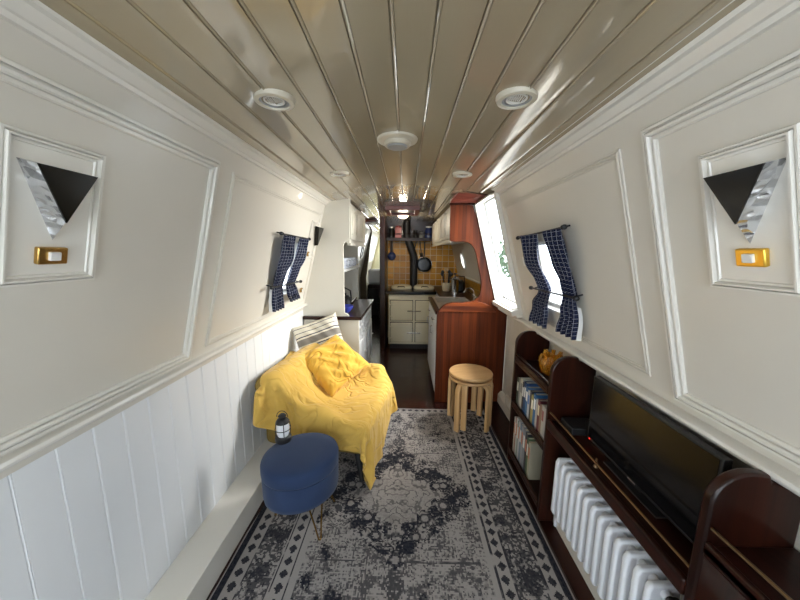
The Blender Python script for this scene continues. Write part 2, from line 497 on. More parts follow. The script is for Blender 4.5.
# lower lining, left: boards with v grooves
def boards(x, face, y0, y1, z0, z1, name, m, pitch=.1, off=.042):
    prof = []; y = y0
    k = math.ceil((y0-off)/pitch); ys = []
    while off+k*pitch < y1: ys.append(off+k*pitch); k += 1
    pts = [(y0, 0)]
    for g in ys:
        if g-.005 <= y0: continue
        pts += [(g-.0045, 0), (g-.003, -.004), (g-.001, -.001), (g+.0015, .0006), (g+.004, -.001), (g+.0045, 0)]
    pts += [(y1, 0)]
    mb = MB(); vs = []
    for (yy, dd) in pts: vs += [(x+face*dd, yy, z0), (x+face*dd, yy, z1)]
    fs = [(2*i, 2*i+2, 2*i+3, 2*i+1) for i in range(len(pts)-1)]
    mb.add(vs, fs)
    mb.box((x-face*.03, y0, z0), (x-face*.008, y1, z1))
    return struct(build(mb, name, m, smooth=20))
boards(-.97, 1, YB, 3.9, 0, .93, 'wall_left_lower', 'lining')
boards(.95, -1, YB, 2.755, 0, .93, 'wall_right_lower', 'wall', off=.06)
mb = MB(); mb.box((-1.0, 3.9, 0), (-.97, YS, .93)); struct(build(mb, 'wall_left_stern', 'wall'))
mb = MB(); mb.box((.95, 2.78, 0), (.98, YE, .93)); struct(build(mb, 'wall_right_galley', 'wall'))
# floor
mb = MB(); mb.box((-1.02, YB, -.05), (1.0, YS, 0)); struct(build(mb, 'floor', 'floor'))
# ceiling: cambered, beaded boards
def zc(x): return 1.945 - .052*((x+.03)/.65)**2
pts = []
for k in range(-7, 8):
    xs = -.036 + .0985*k
    if k > -7: pts.append((xs-.013, zc(xs-.013)))
    pts += [(xs-.0065, zc(xs)), (xs-.0055, zc(xs)+.008), (xs-.0030, zc(xs)+.008), (xs-.0022, zc(xs)-.001), (xs+.0008, zc(xs)-.003), (xs+.0040, zc(xs)-.001), (xs+.0050, zc(xs)+.002), (xs+.0065, zc(xs))]
    pts += [(xs+.0985*.25, zc(xs+.0985*.25)), (xs+.0985*.5, zc(xs+.0985*.5)), (xs+.0985*.75, zc(xs+.0985*.75))]
pts = sorted(set(pts), key=lambda p: p[0])
mb = MB(); vs = []
for (x, z) in pts: vs += [(x, YB, z), (x, YS, z)]
mb.add(vs, [(2*i, 2*i+1, 2*i+3, 2*i+2) for i in range(len(pts)-1)])
vs = []
for (x, z) in ((-.78, 2.03), (.76, 2.03), (.76, 2.06), (-.78, 2.06)): vs += [(x, YB, z), (x, YS, z)]
mb.add(vs, [(0, 1, 3, 2), (4, 5, 7, 6), (0, 2, 4, 6), (1, 3, 5, 7)])
struct(build(mb, 'ceiling', 'ceil', smooth=22))
# cornices
def cornice(side, sgn, y0, y1, name):
    xw = lambda z: side.xb+(side.xt-side.xb)*(z-.9)/.96
    P = [(xw(1.858), 1.858), (xw(1.858)+sgn*.012, 1.858), (xw(1.868)+sgn*.014, 1.868), (xw(1.868)+sgn*.022, 1.869),
         (xw(1.875)+sgn*.030, 1.878), (xw(1.88)+sgn*.036, 1.887), (xw(1.88)+sgn*.050, 1.888), (xw(1.89)+sgn*.054, 1.898),
         (xw(1.90)+sgn*.070, 1.899), (xw(1.90)+sgn*.070, 1.925), (xw(1.93)-sgn*.01, 1.95)]
    mb = MB().prism(P, y0, y1, 'y'); return struct(build(mb, name, 'trim', smooth=25))
cornice(SL, 1, YB, 2.80, 'trim_1'); cornice(SR, -1, YB, 2.24, 'trim_2')
# gunwale rails
def rail(x0, sgn, y0, y1, name, zt=.955):
    P = [(x0-sgn*.06, zt+.0), (x0-sgn*.012, zt), (x0-sgn*.003, zt-.004), (x0, zt-.012), (x0-sgn*.003, zt-.020), (x0-sgn*.014, zt-.028), (x0-sgn*.06, zt-.032)]
    mb = MB().prism(P, y0, y1, 'y'); return struct(build(mb, name, 'trim', smooth=40))
rail(-.925, 1, YB, 2.80, 'trim_3', .962); rail(.855, -1, YB, 2.745, 'trim_4', .955)
# raised mouldings on the cabin sides
n_t = [5]
def tr(side, *a, w=.041, h=1.25, m='trim'):
    o = struct(moulding(side, *a, w, 'trim_%d' % n_t[0], m, h)); n_t[0] += 1; return o
tr(SL, -.30, .976, 1.24, 1.797); tr(SR, -.30, .985, .935, 1.80)
tr(SL, 1.345, 1.0, 2.72, 1.782, w=.026, h=.55, m='wall'); tr(SR, 1.035, 1.018, 2.19, 1.782, w=.026, h=.55, m='wall')
for side, ya, yb in ((SL, .590, .792), (SR, .590, .776)):
    a, b, c, d = side.rect(ya, 1.372, yb, 1.686)
    mb = MB().box((a+.004, b+.004, 0), (c-.004, d-.004, .007)); o = struct(build(mb, 'trim_%d' % n_t[0], 'trim', mw=side.m, bevel=.002)); n_t[0] += 1
    tr(side, ya, 1.372, yb, 1.686, w=.024, h=1.3)
# small frame round the far left lamp
tr(SL, 2.50, 1.385, 2.70, 1.70, w=.02, h=.9)
# left floor duct / ledge
mb = MB().box((-.97, YB, 0), (-.822, 2.77, .135)); mb.box((-.97, YB, .135), (-.812, 2.77, .150)); struct(build(mb, 'baseboard_left', 'trim', bevel=.003))
mb = MB().box((.735, YB, .0), (.95, 2.745, .022)); struct(build(mb, 'baseboard_right', 'mahog', bevel=.003))
mb = MB().box((.806, .67, .022), (.949, 1.42, .125)); struct(build(mb, 'trim_%d' % n_t[0], 'wall', bevel=.003)); n_t[0] += 1
mb = MB().prism([(.95, .0), (.905, .0), (.905, .10), (.93, .13), (.95, .13)], 1.96, 2.745, 'y'); struct(build(mb, 'trim_%d' % n_t[0], 'wall')); n_t[0] += 1
# bow bulkhead behind the viewer, with glazed doors
mb = MB()
mb.box((-1.02, YB-.04, 0), (-.60, YB, 2.0)); mb.box((.54, YB-.04, 0), (1.0, YB, 2.0)); mb.box((-.60, YB-.04, 1.88), (.54, YB, 2.0)); mb.box((-.60, YB-.04, 0), (.54, YB, .32))
struct(build(mb, 'wall_bow', 'wall'))
for i, (x0, x1) in enumerate(((-.60, -.03), (-.03, .54))):
    mb = MB()
    for a, b in (((x0, .32), (x0+.05, 1.88)), ((x1-.05, .32), (x1, 1.88)), ((x0+.05, .32), (x1-.05, .40)), ((x0+.05, 1.82), (x1-.05, 1.88))):
        mb.box((a[0], YB-.035, a[1]), (b[0], YB-.005, b[1]))
    d = struct(build(mb, 'door_%d' % (i+1), 'mahogz', bevel=.003))
    g = MB().box((x0+.05, YB-.022, .40), (x1-.05, YB-.018, 1.82)); build(g, 'glass_pane', 'glass', d)
# galley back wall (tiles), divider beside the stove, stern bulkhead
mb = MB().box((-.37, 5.0, .0), (.98, 5.06, 1.66)); struct(build(mb, 'wall_galley_end', 'tilexz'))
mb = MB().box((-.37, 5.0, 1.66), (.80, 5.06, 2.0)); struct(build(mb, 'wall_galley_end_upper', 'mahog'))
mb = MB().box((-.375, 4.32, 0), (-.30, 5.06, 1.95)); struct(build(mb, 'wall_stove_side', 'mahogz', bevel=.004))
mb = MB().box((-1.02, YS, 0), (.98, YS+.05, 1.1)); mb.box((-1.02, YS, 1.75), (.98, YS+.05, 2.05))
mb.box((-1.02, YS, 1.1), (-.62, YS+.05, 1.75)); mb.box((.2, YS, 1.1), (.98, YS+.05, 1.75))
struct(build(mb, 'wall_stern', material('pale_yellow_paint', (.75, .68, .42), .6)))
mb = MB().box((-.30, 5.06, 0), (-.27, YS, 2.0)); struct(build(mb, 'wall_passage', 'cupboard'))

# hatch: window frame, jambs, sill
def window_in(side, rect, name, depth=.05, near=None, fw=.022, mull=None, jamb=.0, sill=False, glass=True, m='trim'):
    a, b, c, d = side.rect(*rect); mb = MB()
    t = .012
    for (p, q) in (((a, b, -depth-.03), (a+t, d, jamb)), ((c-t, b, -depth-.03), (c, d, jamb if near is None else near)), ((a+t, b, -depth-.03), (c-t, b+t, jamb)), ((a+t, d-t, -depth-.03), (c-t, d, jamb))):
        mb.box(p, q)
    o = struct(build(mb, name, m, mw=side.m, bevel=.002))
    mb = MB()
    for (p, q) in (((a+t, b+t), (a+t+fw, d-t)), ((c-t-fw, b+t), (c-t, d-t)), ((a+t+fw, b+t), (c-t-fw, b+t+fw)), ((a+t+fw, d-t-fw), (c-t-fw, d-t))):
        mb.box((*p, -depth-.022), (*q, -depth-.004))
    if mull: mb.box(((a+c)/2-.005, b+t+fw, -depth-.022), ((a+c)/2+.005, d-t-fw, -depth-.004))
    build(mb, 'window_frame', 'trim' if near is None else 'grey', o)
    g = MB().box((a+t, b+t, -depth-.015), (c-t, d-t, -depth-.012)); build(g, 'glass_pane', 'glass', o)
    return o
wh = window_in(SR, HATCH, 'window_1', depth=.018, near=.026, fw=.010, jamb=.060)
a, b, c, d = SR.rect(*HATCH)
# sill with moulded nose, and the inner casing toward the saloon
mb = MB().box((a-.02, b-.035, -.02), (c+.03, b+.004, .085)); mb.box((a-.01, b-.065, 0), (c+.02, b-.035, .05))
build(mb, 'window_sill', 'trim', wh, bevel=.006)
mb = MB().box((c, b, 0), (c+.026, d, .028)); build(mb, 'window_casing', 'trim', wh, bevel=.004)
window_in(SR, WR, 'window_2', depth=.03, jamb=.006); window_in(SL, WL, 'window_3', depth=.03, jamb=.006)
window_in(SR, FILLW, 'added_window_7', depth=.03, jamb=.006); window_in(SL, FILLW, 'added_window_8', depth=.03, jamb=.006)  # added unseen windows in front of the bow fill lamps
window_in(SL, (7.3, 1.2, 8.05, 1.84), 'window_4', depth=.03, jamb=.006)
def porthole(side, y, z, r, name, mt='trim'):
    M4 = side.m @ T((side.U(y), side.V(z), 0))
    n = 32; vs = []; fs = []
    # wall infill: square hole to round opening
    h = .155
    for i in range(n):
        a = 2*PI*i/n; cx, cy = math.cos(a), math.sin(a); s = h/max(abs(cx), abs(cy))
        vs += [(cx*s, cy*s*1.0, .002), (cx*r, cy*r, .002), (cx*r, cy*r, -.06)]
    for i in range(n):
        j = (i+1) % n; fs += [(3*i, 3*j, 3*j+1, 3*i+1), (3*i+1, 3*j+1, 3*j+2, 3*i+2)]
    o = struct(build(MB().add(vs, fs), name, 'wall', mw=M4, smooth=30))
    mb = MB().lathe([(r-.004, .0), (r-.004, .012), (r+.004, .016), (r+.018, .012), (r+.022, .0)], 32, cap=False); build(mb, 'porthole_ring', mt, o)
    g = MB().lathe([(r, -.05), (r, -.045)], 32); build(g, 'glass_pane', 'glass', o)
porthole(SL, 5.70, 1.445, .105, 'window_5', 'mahog'); porthole(SR, 4.22, 1.335, .105, 'window_6')

# outside world seen through the hatch: bank, hedge trees, far house
mb = MB().box((1.3, -12, -.75), (30, 25, -.7)); struct(build(mb, 'ground_bank', material('towpath_gravel', (.6, .58, .54), .9, fn=paint((.62, .60, .56), mott=.15))))
def tree(x, y, r, h, label):
    t = thing('bush', label, 'tree', (x, y, -.7))
    mb = MB().tube([(0, 0, 0), (.05, 0, h*.4), (0, .05, h*.7)], [.1, .08, .04]); build(mb, 'trunk', 'mahog', t)
    mb = MB(); rs = random.Random(int(x*10+y))
    for i in range(420):
        a = rs.uniform(0, 2*PI); e = rs.uniform(-1, 1); q = r*rs.uniform(.55, 1)
        c = Vector((q*math.cos(a)*math.sqrt(1-e*e), q*math.sin(a)*math.sqrt(1-e*e), h*.6+q*e*1.1)); s = r*.16
        R = Euler((rs.uniform(0, 3), rs.uniform(0, 3), 0)).to_matrix().to_4x4(); R.translation = c
        mb.add([(-s, 0, 0), (0, -s*.5, 0), (s, 0, .0), (0, s*.5, 0)], [(0, 1, 2, 3)], R)
    build(mb, 'foliage', 'green', t, smooth=0)
tree(7.9, 22.0, 1.5, 3.2, 'leafy green bush on the bank beyond the side hatch')

# ---------------------------------------------------------------- ceiling fittings
def downlight(x, y, r, label, kind=0):
    zb = zc(x)
    t = thing('ceiling_light', label, 'ceiling light', (x, y, zb+.006), 0, 'round fittings along the ceiling')
    mb = MB().lathe([(r*.70, -.010), (r*.74, -.018), (r*.92, -.016), (r, -.006), (r, .004)], 36, cap=False); build(mb, 'rim', 'fitting', t)
    mb = MB().lathe([(.0, -.004), (r*.60, -.004), (r*.60, -.013), (r*.70, -.013)], 36, cap=False); build(mb, 'recess', 'grey' if kind == 0 else 'plastic', t)
    if kind == 0:
        mb = MB().lathe([(r*.50, -.005), (r*.50, -.012), (r*.42, -.012), (r*.42, -.005)], 30, cap=False)
        for i in range(7): mb.cbox((-r*.30+r*.1*i, 0, -.008), (r*.035, r*.5, .005))
        build(mb, 'grille', 'plastic', t)
    return t
downlight(-.425, 1.035, .064, 'round ceiling light with slotted grille above the left wall, nearest the viewer')
downlight(.340, 1.03, .064, 'round ceiling light with slotted grille on the right, beside the bright glossy streak')
t = thing('ceiling_vent', 'large white round ceiling vent in the middle of the boards', 'vent', (-.044, 1.43, zc(-.044)))
mb = MB().lathe([(.0, -.030), (.055, -.030), (.060, -.024), (.060, -.014), (.072, -.014), (.088, -.008), (.092, .003)], 40, cap=False); build(mb, 'rim', 'fitting', t)
mb = MB().lathe([(.0, -.036), (.042, -.036), (.046, -.030)], 30, cap=False); build(mb, 'cap', 'grey', t)
downlight(-.417, 1.947, .060, 'small flat ceiling light on the left in front of the left wall cupboards', 1)
downlight(.344, 1.957, .062, 'small flat ceiling light on the right near the wooden hatch pelmet', 1)
# roof hatch frame
t = thing('roof_hatch', 'dark red wooden roof hatch frame in the galley ceiling', 'hatch', (-.045, 3.61, zc(-.045)-.002))
mb = MB()
for p, q in (((-.19, -.25), (.19, -.20)), ((-.19, .20), (.19, .25)), ((-.19, -.2), (-.14, .2)), ((.14, -.2), (.19, .2))): mb.box((*p, -.045), (*q, .0))
build(mb, 'frame', 'copper', t, bevel=.003)
mb = MB().box((-.14, -.2, -.02), (.14, .2, -.005)); build(mb, 'panel', 'mahog', t)
t = thing('ceiling_light', 'white dome ceiling light just beyond the roof hatch', 'ceiling light', (-.045, 4.05, zc(-.045)-.002))
mb = MB().lathe([(.075, 0), (.078, -.02), (.06, -.045), (.03, -.058), (.0, -.06)], 28); build(mb, 'dome', 'lampglass', t)
lp = bpy.data.lights.new('galley_lamp', 'POINT'); lp.energy = 6; lp.color = (1, .86, .66); lp.shadow_soft_size = .05
lo = bpy.data.objects.new('galley_lamp', lp); COL.objects.link(lo); lo.location = (-.045, 4.05, 1.82)
mb = MB().lathe([(.085, .003), (.085, -.012), (.075, -.012)], 28, cap=False); build(mb, 'rim', 'chrome', t)
t = thing('roof_hatch', 'small pinkish wooden roof hatch above the passage to the cabin', 'hatch', (-.54, 4.75, zc(-.54)-.002))
mb = MB().box((-.10, -.25, -.03), (.10, .25, .0)); build(mb, 'panel', 'copper', t, bevel=.003)
t = thing('ceiling_light', 'small white dome light by the left wall cupboards', 'ceiling light', (-.45, 3.2, zc(-.45)-.002))
mb = MB().lathe([(.03, 0), (.03, -.012), (.02, -.022), (.0, -.026)], 20); build(mb, 'dome', 'plastic', t)

# ---------------------------------------------------------------- triangular wall lamps, switches
def wall_lamp(side, ya, yb, zt, za, y2, y3, zt2, za2, label, dep=.04, facet='foil'):
    """back triangle ya..yb with apex za on the wall; front triangle y2..y3, apex za2, held dep off it"""
    yc = (ya+yb)/2; mw = side.m @ T((side.U(yc), side.V(zt), .007))
    q = lambda y, z, d: (side.U(y)-side.U(yc), side.V(z)-side.V(zt), d)
    t = thing('wall_lamp', label, 'wall lamp', mw=mw)
    A = [q(ya, zt, 0), q(yb, zt, 0), q((ya+yb)/2, za, 0)]; Bq = [q(y2, zt2, dep), q(y3, zt2, dep), q((y2+y3)/2, za2, dep)]
    vs = A+Bq
    build(MB().add(vs, [(0, 2, 5, 3), (1, 4, 5, 2)]), 'side_facet', facet, t, smooth=0)
    build(MB().add(vs, [(0, 3, 4, 1), (0, 1, 2)]), 'housing', 'trim', t, smooth=0)
    D = [(a, b, dep+.004) for a, b, _ in Bq]
    build(MB().add(Bq+D, [(0, 2, 1), (3, 4, 5), (0, 1, 4, 3), (1, 2, 5, 4), (2, 0, 3, 5)]), 'mirror_face', 'mirror', t, smooth=0)
    return t
wall_lamp(SL, .621, .765, 1.632, 1.472, .622, .740, 1.632, 1.520, 'black triangular wall lamp in the small white frame on the left wall, nearest the viewer')
wall_lamp(SR, .611, .759, 1.634, 1.476, .612, .728, 1.634, 1.527, 'black triangular wall lamp with crinkled silver edge on the right wall')
wall_lamp(SL, 2.60, 2.76, 1.665, 1.50, 2.60, 2.75, 1.662, 1.51, 'small black triangular wall lamp beyond the left curtains', dep=.03, facet='mirror')
def switch(side, y, z, w, h, mt, label):
    mw = side.m @ T((side.U(y), side.V(z), .007))
    t = thing('light_switch', label, 'switch', mw=mw)
    build(MB().cbox((0, 0, .006), (w, h, .012)), 'plate', mt, t, bevel=.003)
    build(MB().cbox((0, 0, .013), (w*.38, h*.5, .010)), 'rocker', 'plastic', t, bevel=.002)
    return t
switch(SL, .688, 1.438, .060, .040, 'brass', 'brass light switch with white rocker under the lamp on the left wall')
switch(SR, .678, 1.448, .058, .040, 'brassb', 'bright yellow brass light switch under the lamp on the right wall')
switch(SL, 2.54, 1.43, .03, .04, 'brass', 'small brass switch under the far left triangular lamp')
switch(SL, 2.56, 1.12, .03, .04, 'brass', 'small brass switch low on the left wall beyond the curtains')
switch(SR, 1.97, 1.40, .045, .06, 'plastic', 'white light switch beside the right hand curtains')
t = thing('power_socket', 'cream double power socket low on the wall beside the stacked stools', 'socket', (.905, 2.42, .18))
build(MB().cbox((-.006, 0, 0), (.012, .15, .085)), 'plate', 'cupboard', t, bevel=.004)
for s in (-1, 1): build(MB().cbox((-.013, s*.035, .0), (.004, .03, .04)), 'outlet', 'plastic', t, bevel=.002)

# ---------------------------------------------------------------- curtains
def curtain(side, stations, label, amp=.014, folds=5, lining=False):
    """stations: list of (z, y0, y1, offset) from top to bottom"""
    zs = [s[0] for s in stations]; n = 44; m = 60; P = []; UV = []
    L = 0; wtop = abs(stations[0][2]-stations[0][1])*1.7
    for i in range(n+1):
        z = zs[0] + (zs[-1]-zs[0])*i/n
        for k in range(len(zs)-1):
            if zs[k] >= z >= zs[k+1] - 1e-9: break
        f = (zs[k]-z)/(zs[k]-zs[k+1]); f2 = f*f*(3-2*f)
        y0 = stations[k][1]*(1-f2)+stations[k+1][1]*f2; y1 = stations[k][2]*(1-f2)+stations[k+1][2]*f2
        off = stations[k][3]*(1-f)+stations[k+1][3]*f
        tight = min(1, abs(y1-y0)/abs(stations[0][2]-stations[0][1]))
        row = []
        for j in range(m+1):
            t = j/m; y = y0+(y1-y0)*t
            o = off + amp*math.sin(t*folds*2*PI + .6*math.sin(i*.12)) * (1.1-.3*tight) + .004*math.sin(t*23+i*.3)
            row.append(Vector((side.U(y), side.V(z), o))); UV.append((t*wtop, z*side.k))
        P.append(row)
    mb = MB().grid(P)
    o = build(mb, 'curtain', 'tartan', mw=side.m, smooth=180, uv=UV, solid_=.003)
    tag(o, label, 'curtain')
    if lining:
        P2 = [[q+Vector((0, 0, -.016)) for q in r] for r in P[int(n*.72):]]
        P2 = [[Vector((q.x + (side.sign*-.012)*(k/len(P2)), q.y-.004, q.z)) for q in r] for k, r in enumerate(P2)]
        build(MB().grid(P2), 'lining', 'white_cloth', o, smooth=180)
    return o
def rod(side, y0, z0, y1, z1, off, label, r=.005):
    a = Vector((side.U(y0), side.V(z0), off)); b = Vector((side.U(y1), side.V(z1), off)); d = (b-a).normalized()
    t = thing('curtain_rod', label, 'curtain rod', mw=side.m @ T(a))
    b = b-a; a = Vector((0, 0, 0))
    build(MB().tube([a, b], r, 10), 'rod', 'iron', t)
    for e, s in ((a, -1), (b, 1)):
        q = d.to_track_quat('Z', 'Y').to_matrix().to_4x4()
        m = T(e) @ q
        if s < 0: m = m @ RX(PI)
        build(MB().lathe([(r, -.004), (.010, .0), (.011, .006), (.006, .010), (.012, .017), (.010, .026), (.0, .030)], 14, T=m), 'finial', 'iron', t)
        build(MB().tube([e-d*s*.02, e-d*s*.02-Vector((0, 0, off))], .004, 8), 'bracket', 'iron', t)
    return t
rod(SR, 1.38, 1.575, 1.91, 1.555, .045, 'dark metal rod at the top of the right hand curtains')
rod(SR, 1.37, 1.262, 1.84, 1.252, .050, 'dark metal tie rod across the lower half of the right curtains')
rod(SL, 1.87, 1.565, 2.38, 1.555, .045, 'dark metal rod at the top of the left hand curtains')
rod(SL, 1.86, 1.235, 2.35, 1.225, .055, 'dark metal tie rod across the lower half of the left curtains')
curtain(SR, [(1.572, 1.38, 1.575, .05), (1.42, 1.365, 1.51, .048), (1.262, 1.39, 1.495, .030), (1.17, 1.39, 1.55, .042), (1.055, 1.405, 1.60, .058)], 'navy checked curtain nearer the viewer on the right wall, white lining showing', lining=True, folds=4)
curtain(SR, [(1.565, 1.63, 1.88, .05), (1.40, 1.68, 1.86, .045), (1.252, 1.64, 1.78, .030), (1.15, 1.70, 1.90, .045), (1.03, 1.72, 1.97, .060)], 'navy checked curtain farther from the viewer on the right wall', folds=4)
curtain(SL, [(1.558, 1.88, 2.09, .05), (1.40, 1.89, 2.11, .045), (1.23, 1.91, 2.06, .030), (1.15, 1.92, 2.09, .045), (1.065, 1.93, 2.11, .055)], 'navy checked curtain nearer the viewer on the left wall', folds=4, lining=True)
curtain(SL, [(1.555, 2.17, 2.37, .05), (1.40, 2.15, 2.37, .045), (1.225, 2.14, 2.30, .030), (1.15, 2.17, 2.38, .045), (1.085, 2.22, 2.43, .055)], 'navy checked curtain farther from the viewer on the left wall', folds=4)

# ---------------------------------------------------------------- rug
RX0 = -.035
mb = MB(); nx, ny = 40, 110; P = []
for i in range(nx+1):
    row = []
    for j in range(ny+1):
        x = -.775+1.55*i/nx; y = -1.2+(2.62+1.2)*j/ny
        z = .008
        if i == nx or i == 0: x += .006*math.sin(y*5.1)+.004*math.sin(y*13)
        if i in (0, nx) or j in (0, ny): z = .001
        z += .0015*math.sin(x*9+y*3)
        row.append((x, y, max(z, .001)))
    P.append(row)
mb.grid(P)
o = build(mb, 'rug', 'rug', loc=(RX0, 0, 0), smooth=60, solid_=0); tag(o, 'large distressed grey and charcoal patterned rug along the floor', 'rug')

# ---------------------------------------------------------------- galley end panel (sapele) and right side units
def arc(cx, cz, r, a0, a1, n=8): return [(cx+r*math.cos(math.radians(a0+(a1-a0)*i/n)), cz+r*math.sin(math.radians(a0+(a1-a0)*i/n))) for i in range(n+1)]
YP = 2.75
outl = [(.295, 0), (.295, .875), (.306, .905), (.325, .935), (.352, .962), (.390, .981), (.430, .990), (.524, .992), (.600, 1.000), (.645, 1.016), (.675, 1.046), (.690, 1.085), (.694, 1.157),
        (.684, 1.225), (.667, 1.294), (.650, 1.37), (.634, 1.435), (.615, 1.485), (.588, 1.520), (.555, 1.540), (.520, 1.546), (.408, 1.546), (.392, 1.556), (.388, 1.872), (.578, 1.872), (.655, 1.692), (.782, 1.322), (.840, 1.03), (.90, .95), (.948, .93), (.948, 0)]
t = thing('galley_panel', 'tall reddish striped wooden panel with curved cut out ending the galley', 'panel', (.295, YP, 0))
mb = MB().prism([(x-.295, z) for x, z in outl], 0, .028, 'y'); build(mb, 'board', 'sapele', t, bevel=.003)
# border rail: follows the counter edge
inner = [(.345, .872)] + arc(.425, .872, .055, 165, 95, 6) + [(.62, .935), (.84, .935)]
top = [(.300, .872)] + arc(.415, .885, .113, 170, 92, 6) + [(.60, 1.000), (.70, 1.012)]
rp = [(x-.295, z) for x, z in ([(.300, .10), (.302, .885)] + arc(.415, .885, .113, 170, 92, 8) + [(.60, 1.000), (.80, 1.012), (.835, .93)] + [(.36, .93), (.345, .915), (.340, .10)])]
build(MB().prism([(x-.295, z) for x, z in [(.311, .905), (.329, .932), (.355, .956), (.392, .975), (.430, .984), (.524, .986), (.605, .994), (.65, 1.01), (.74, .985), (.80, .955), (.84, .905), (.385, .905), (.33, .905)]], -.006, .001, 'y'), 'top_rail', 'sapeleh', t, bevel=.002)
build(MB().prism([(x-.295, z) for x, z in [(.299, .03), (.299, .872), (.311, .903), (.352, .903), (.340, .88), (.340, .03)]], -.006, .001, 'y'), 'edge_stile', 'sapele', t, bevel=.002)
# pelmet under the ceiling
t = thing('hatch_pelmet', 'sloping reddish wooden pelmet above the galley panel beside the hatch', 'pelmet', (.50, YP, 1.875))
pv = [(.378, 2.75, 1.878), (.598, 2.75, 1.878), (.645, 2.43, 1.895), (.425, 2.43, 1.930), (.378, 2.75, 1.900), (.598, 2.75, 1.900), (.645, 2.43, 1.910), (.425, 2.43, 1.945)]
mb = MB().add([(x-.50, y-YP, z-1.875) for x, y, z in pv], [(0, 1, 2, 3), (4, 5, 6, 7), (0, 1, 5, 4), (1, 2, 6, 5), (2, 3, 7, 6), (3, 0, 4, 7)]); build(mb, 'board', 'copper', t, smooth=0)
mb = MB().tube([(.425-.5, 2.43-YP, 1.925-1.875), (.660-.5, 2.43-YP, 1.888-1.875)], .008, 8); build(mb, 'front_bead', 'mahog', t)
mb = MB().tube([(.375-.5, 2.742-YP, 1.870-1.875), (.600-.5, 2.742-YP, 1.870-1.875)], .009, 8); build(mb, 'lower_bead', 'mahog', t)
# base cabinet right
t = thing('base_cabinet', 'white galley base cabinet behind the striped wooden end panel', 'cabinet', (.30, 2.78, 0))
build(MB().box((.012, 0, .08), (.64, .93, .865)), 'body', 'lining', t)
build(MB().box((.03, .0, 0), (.64, .93, .08)), 'plinth', 'mahog', t)
for i in range(2):
    y0 = .01+.46*i
    d = build(MB().box((-.006, y0, .09), (.012, y0+.45, .69)), 'door', 'lining', t, bevel=.003)
    build(MB().tube([(-.006, y0+.40, .58), (-.026, y0+.40, .585), (-.026, y0+.40, .655), (-.006, y0+.40, .66)], .005), 'handle', 'chrome', d)
    d = build(MB().box((-.006, y0, .71), (.012, y0+.45, .855)), 'drawer', 'lining', t, bevel=.003)
    build(MB().tube([(-.006, y0+.18, .78), (-.026, y0+.19, .78), (-.026, y0+.27, .78), (-.006, y0+.28, .78)], .005), 'handle', 'chrome', d)
mb = MB().box((.285, 2.78, .868), (.908, 3.72, .90)); mb.box((.445, 3.72, .868), (.908, 4.99, .90))
o = build(mb, 'worktop', 'mahog', bevel=.004); tag(o, 'dark wooden galley worktop around the sink on the right', 'worktop')
o = build(MB().box((.45, 3.72, 0), (.93, 4.99, .865)), 'corner_cabinet', 'lining'); tag(o, 'white corner cabinet between the range cooker and the hull side', 'cabinet')
# sink and drainer
t = thing('sink', 'pale stainless steel sink and drainer set in the right worktop', 'sink', (.33, 2.86, .90))
mb = MB(); mb.box((0, 0, 0), (.40, .03, .012)); mb.box((0, .77, 0), (.40, .80, .012)); mb.box((0, .03, 0), (.02, .77, .012)); mb.box((.38, .03, 0), (.40, .77, .012)); mb.box((.02, .03, 0), (.38, .40, .006))
for i in range(7): mb.box((.05+.045*i, .05, .006), (.06+.045*i, .38, .010))
build(mb, 'drainer', 'steel', t, bevel=.002)
build(MB().box((.02, .40, -.0), (.38, .77, .003)), 'bowl', 'grey', t)
t = thing('tap', 'chrome swan neck mixer tap behind the sink', 'tap', (.775, 3.35, .90))
build(MB().lathe([(.024, 0), (.024, .01), (.015, .02), (.015, .09), (.0, .095)], 16), 'base', 'chrome', t)
build(MB().tube([(0, 0, .07), (-.01, 0, .13), (-.05, 0, .16), (-.10, 0, .15), (-.12, 0, .11)], .008, 10), 'spout', 'chrome', t)
for s in (-1, 1):
    build(MB().tube([(0, 0, .05), (0, s*.06, .06)], .007, 8).lathe([(.018, 0), (.02, .012), (.012, .024), (0, .026)], 12, T=T((0, s*.06, .055))), 'handle', 'chrome', t)
# side wall tile splashback, sloping with the wall
a, b, c, d = SR.rect(2.80, .905, 5.0, 1.10)
def tl():
    pass
o = struct(build(MB().box((a, b, .001), (c, d, .010)), 'trim_%d' % n_t[0], 'tileyz', mw=SR.m)); n_t[0] += 1
a, b, c, d = SR.rect(2.80, 1.10, 5.0, 1.115)
o = struct(build(MB().box((a, b, .001), (c, d, .014)), 'trim_%d' % n_t[0], 'trim', mw=SR.m)); n_t[0] += 1
# wall cupboards right
t = thing('wall_cupboard', 'row of cream wall cupboards on the right above the worktop', 'cupboard', (.42, 2.79, 1.565))
mb = MB().prism([(0, 0), (.24, 0), (.28, -.04+.04), (.24, .32), (.0, .32)], 0, 2.0, 'y'); build(mb, 'body', 'cupboard', t)
for i in range(5):
    y0 = .02+.395*i
    d = build(MB().box((-.016, y0, .012), (0, y0+.38, .300)), 'door', 'cupboard', t, bevel=.003)
    mb = MB()
    for p, q in (((y0+.04, .045), (y0+.34, .060)), ((y0+.04, .250), (y0+.34, .265)), ((y0+.04, .06), (y0+.055, .25)), ((y0+.325, .06), (y0+.34, .25))): mb.box((-.022, *p), (-.014, *q))
    build(mb, 'moulding', 'cupboard', d, bevel=.002)
    build(MB().lathe([(.005, 0), (.005, .012), (.011, .018), (.011, .024), (0, .028)], 12, T=T((-.016, y0+.345, .27)) @ RY(-PI/2)), 'knob', 'plastic', d)
build(MB().box((-.018, 0, -.03), (.0, 2.0, .0)), 'lower_trim', 'cupboard', t, bevel=.004)

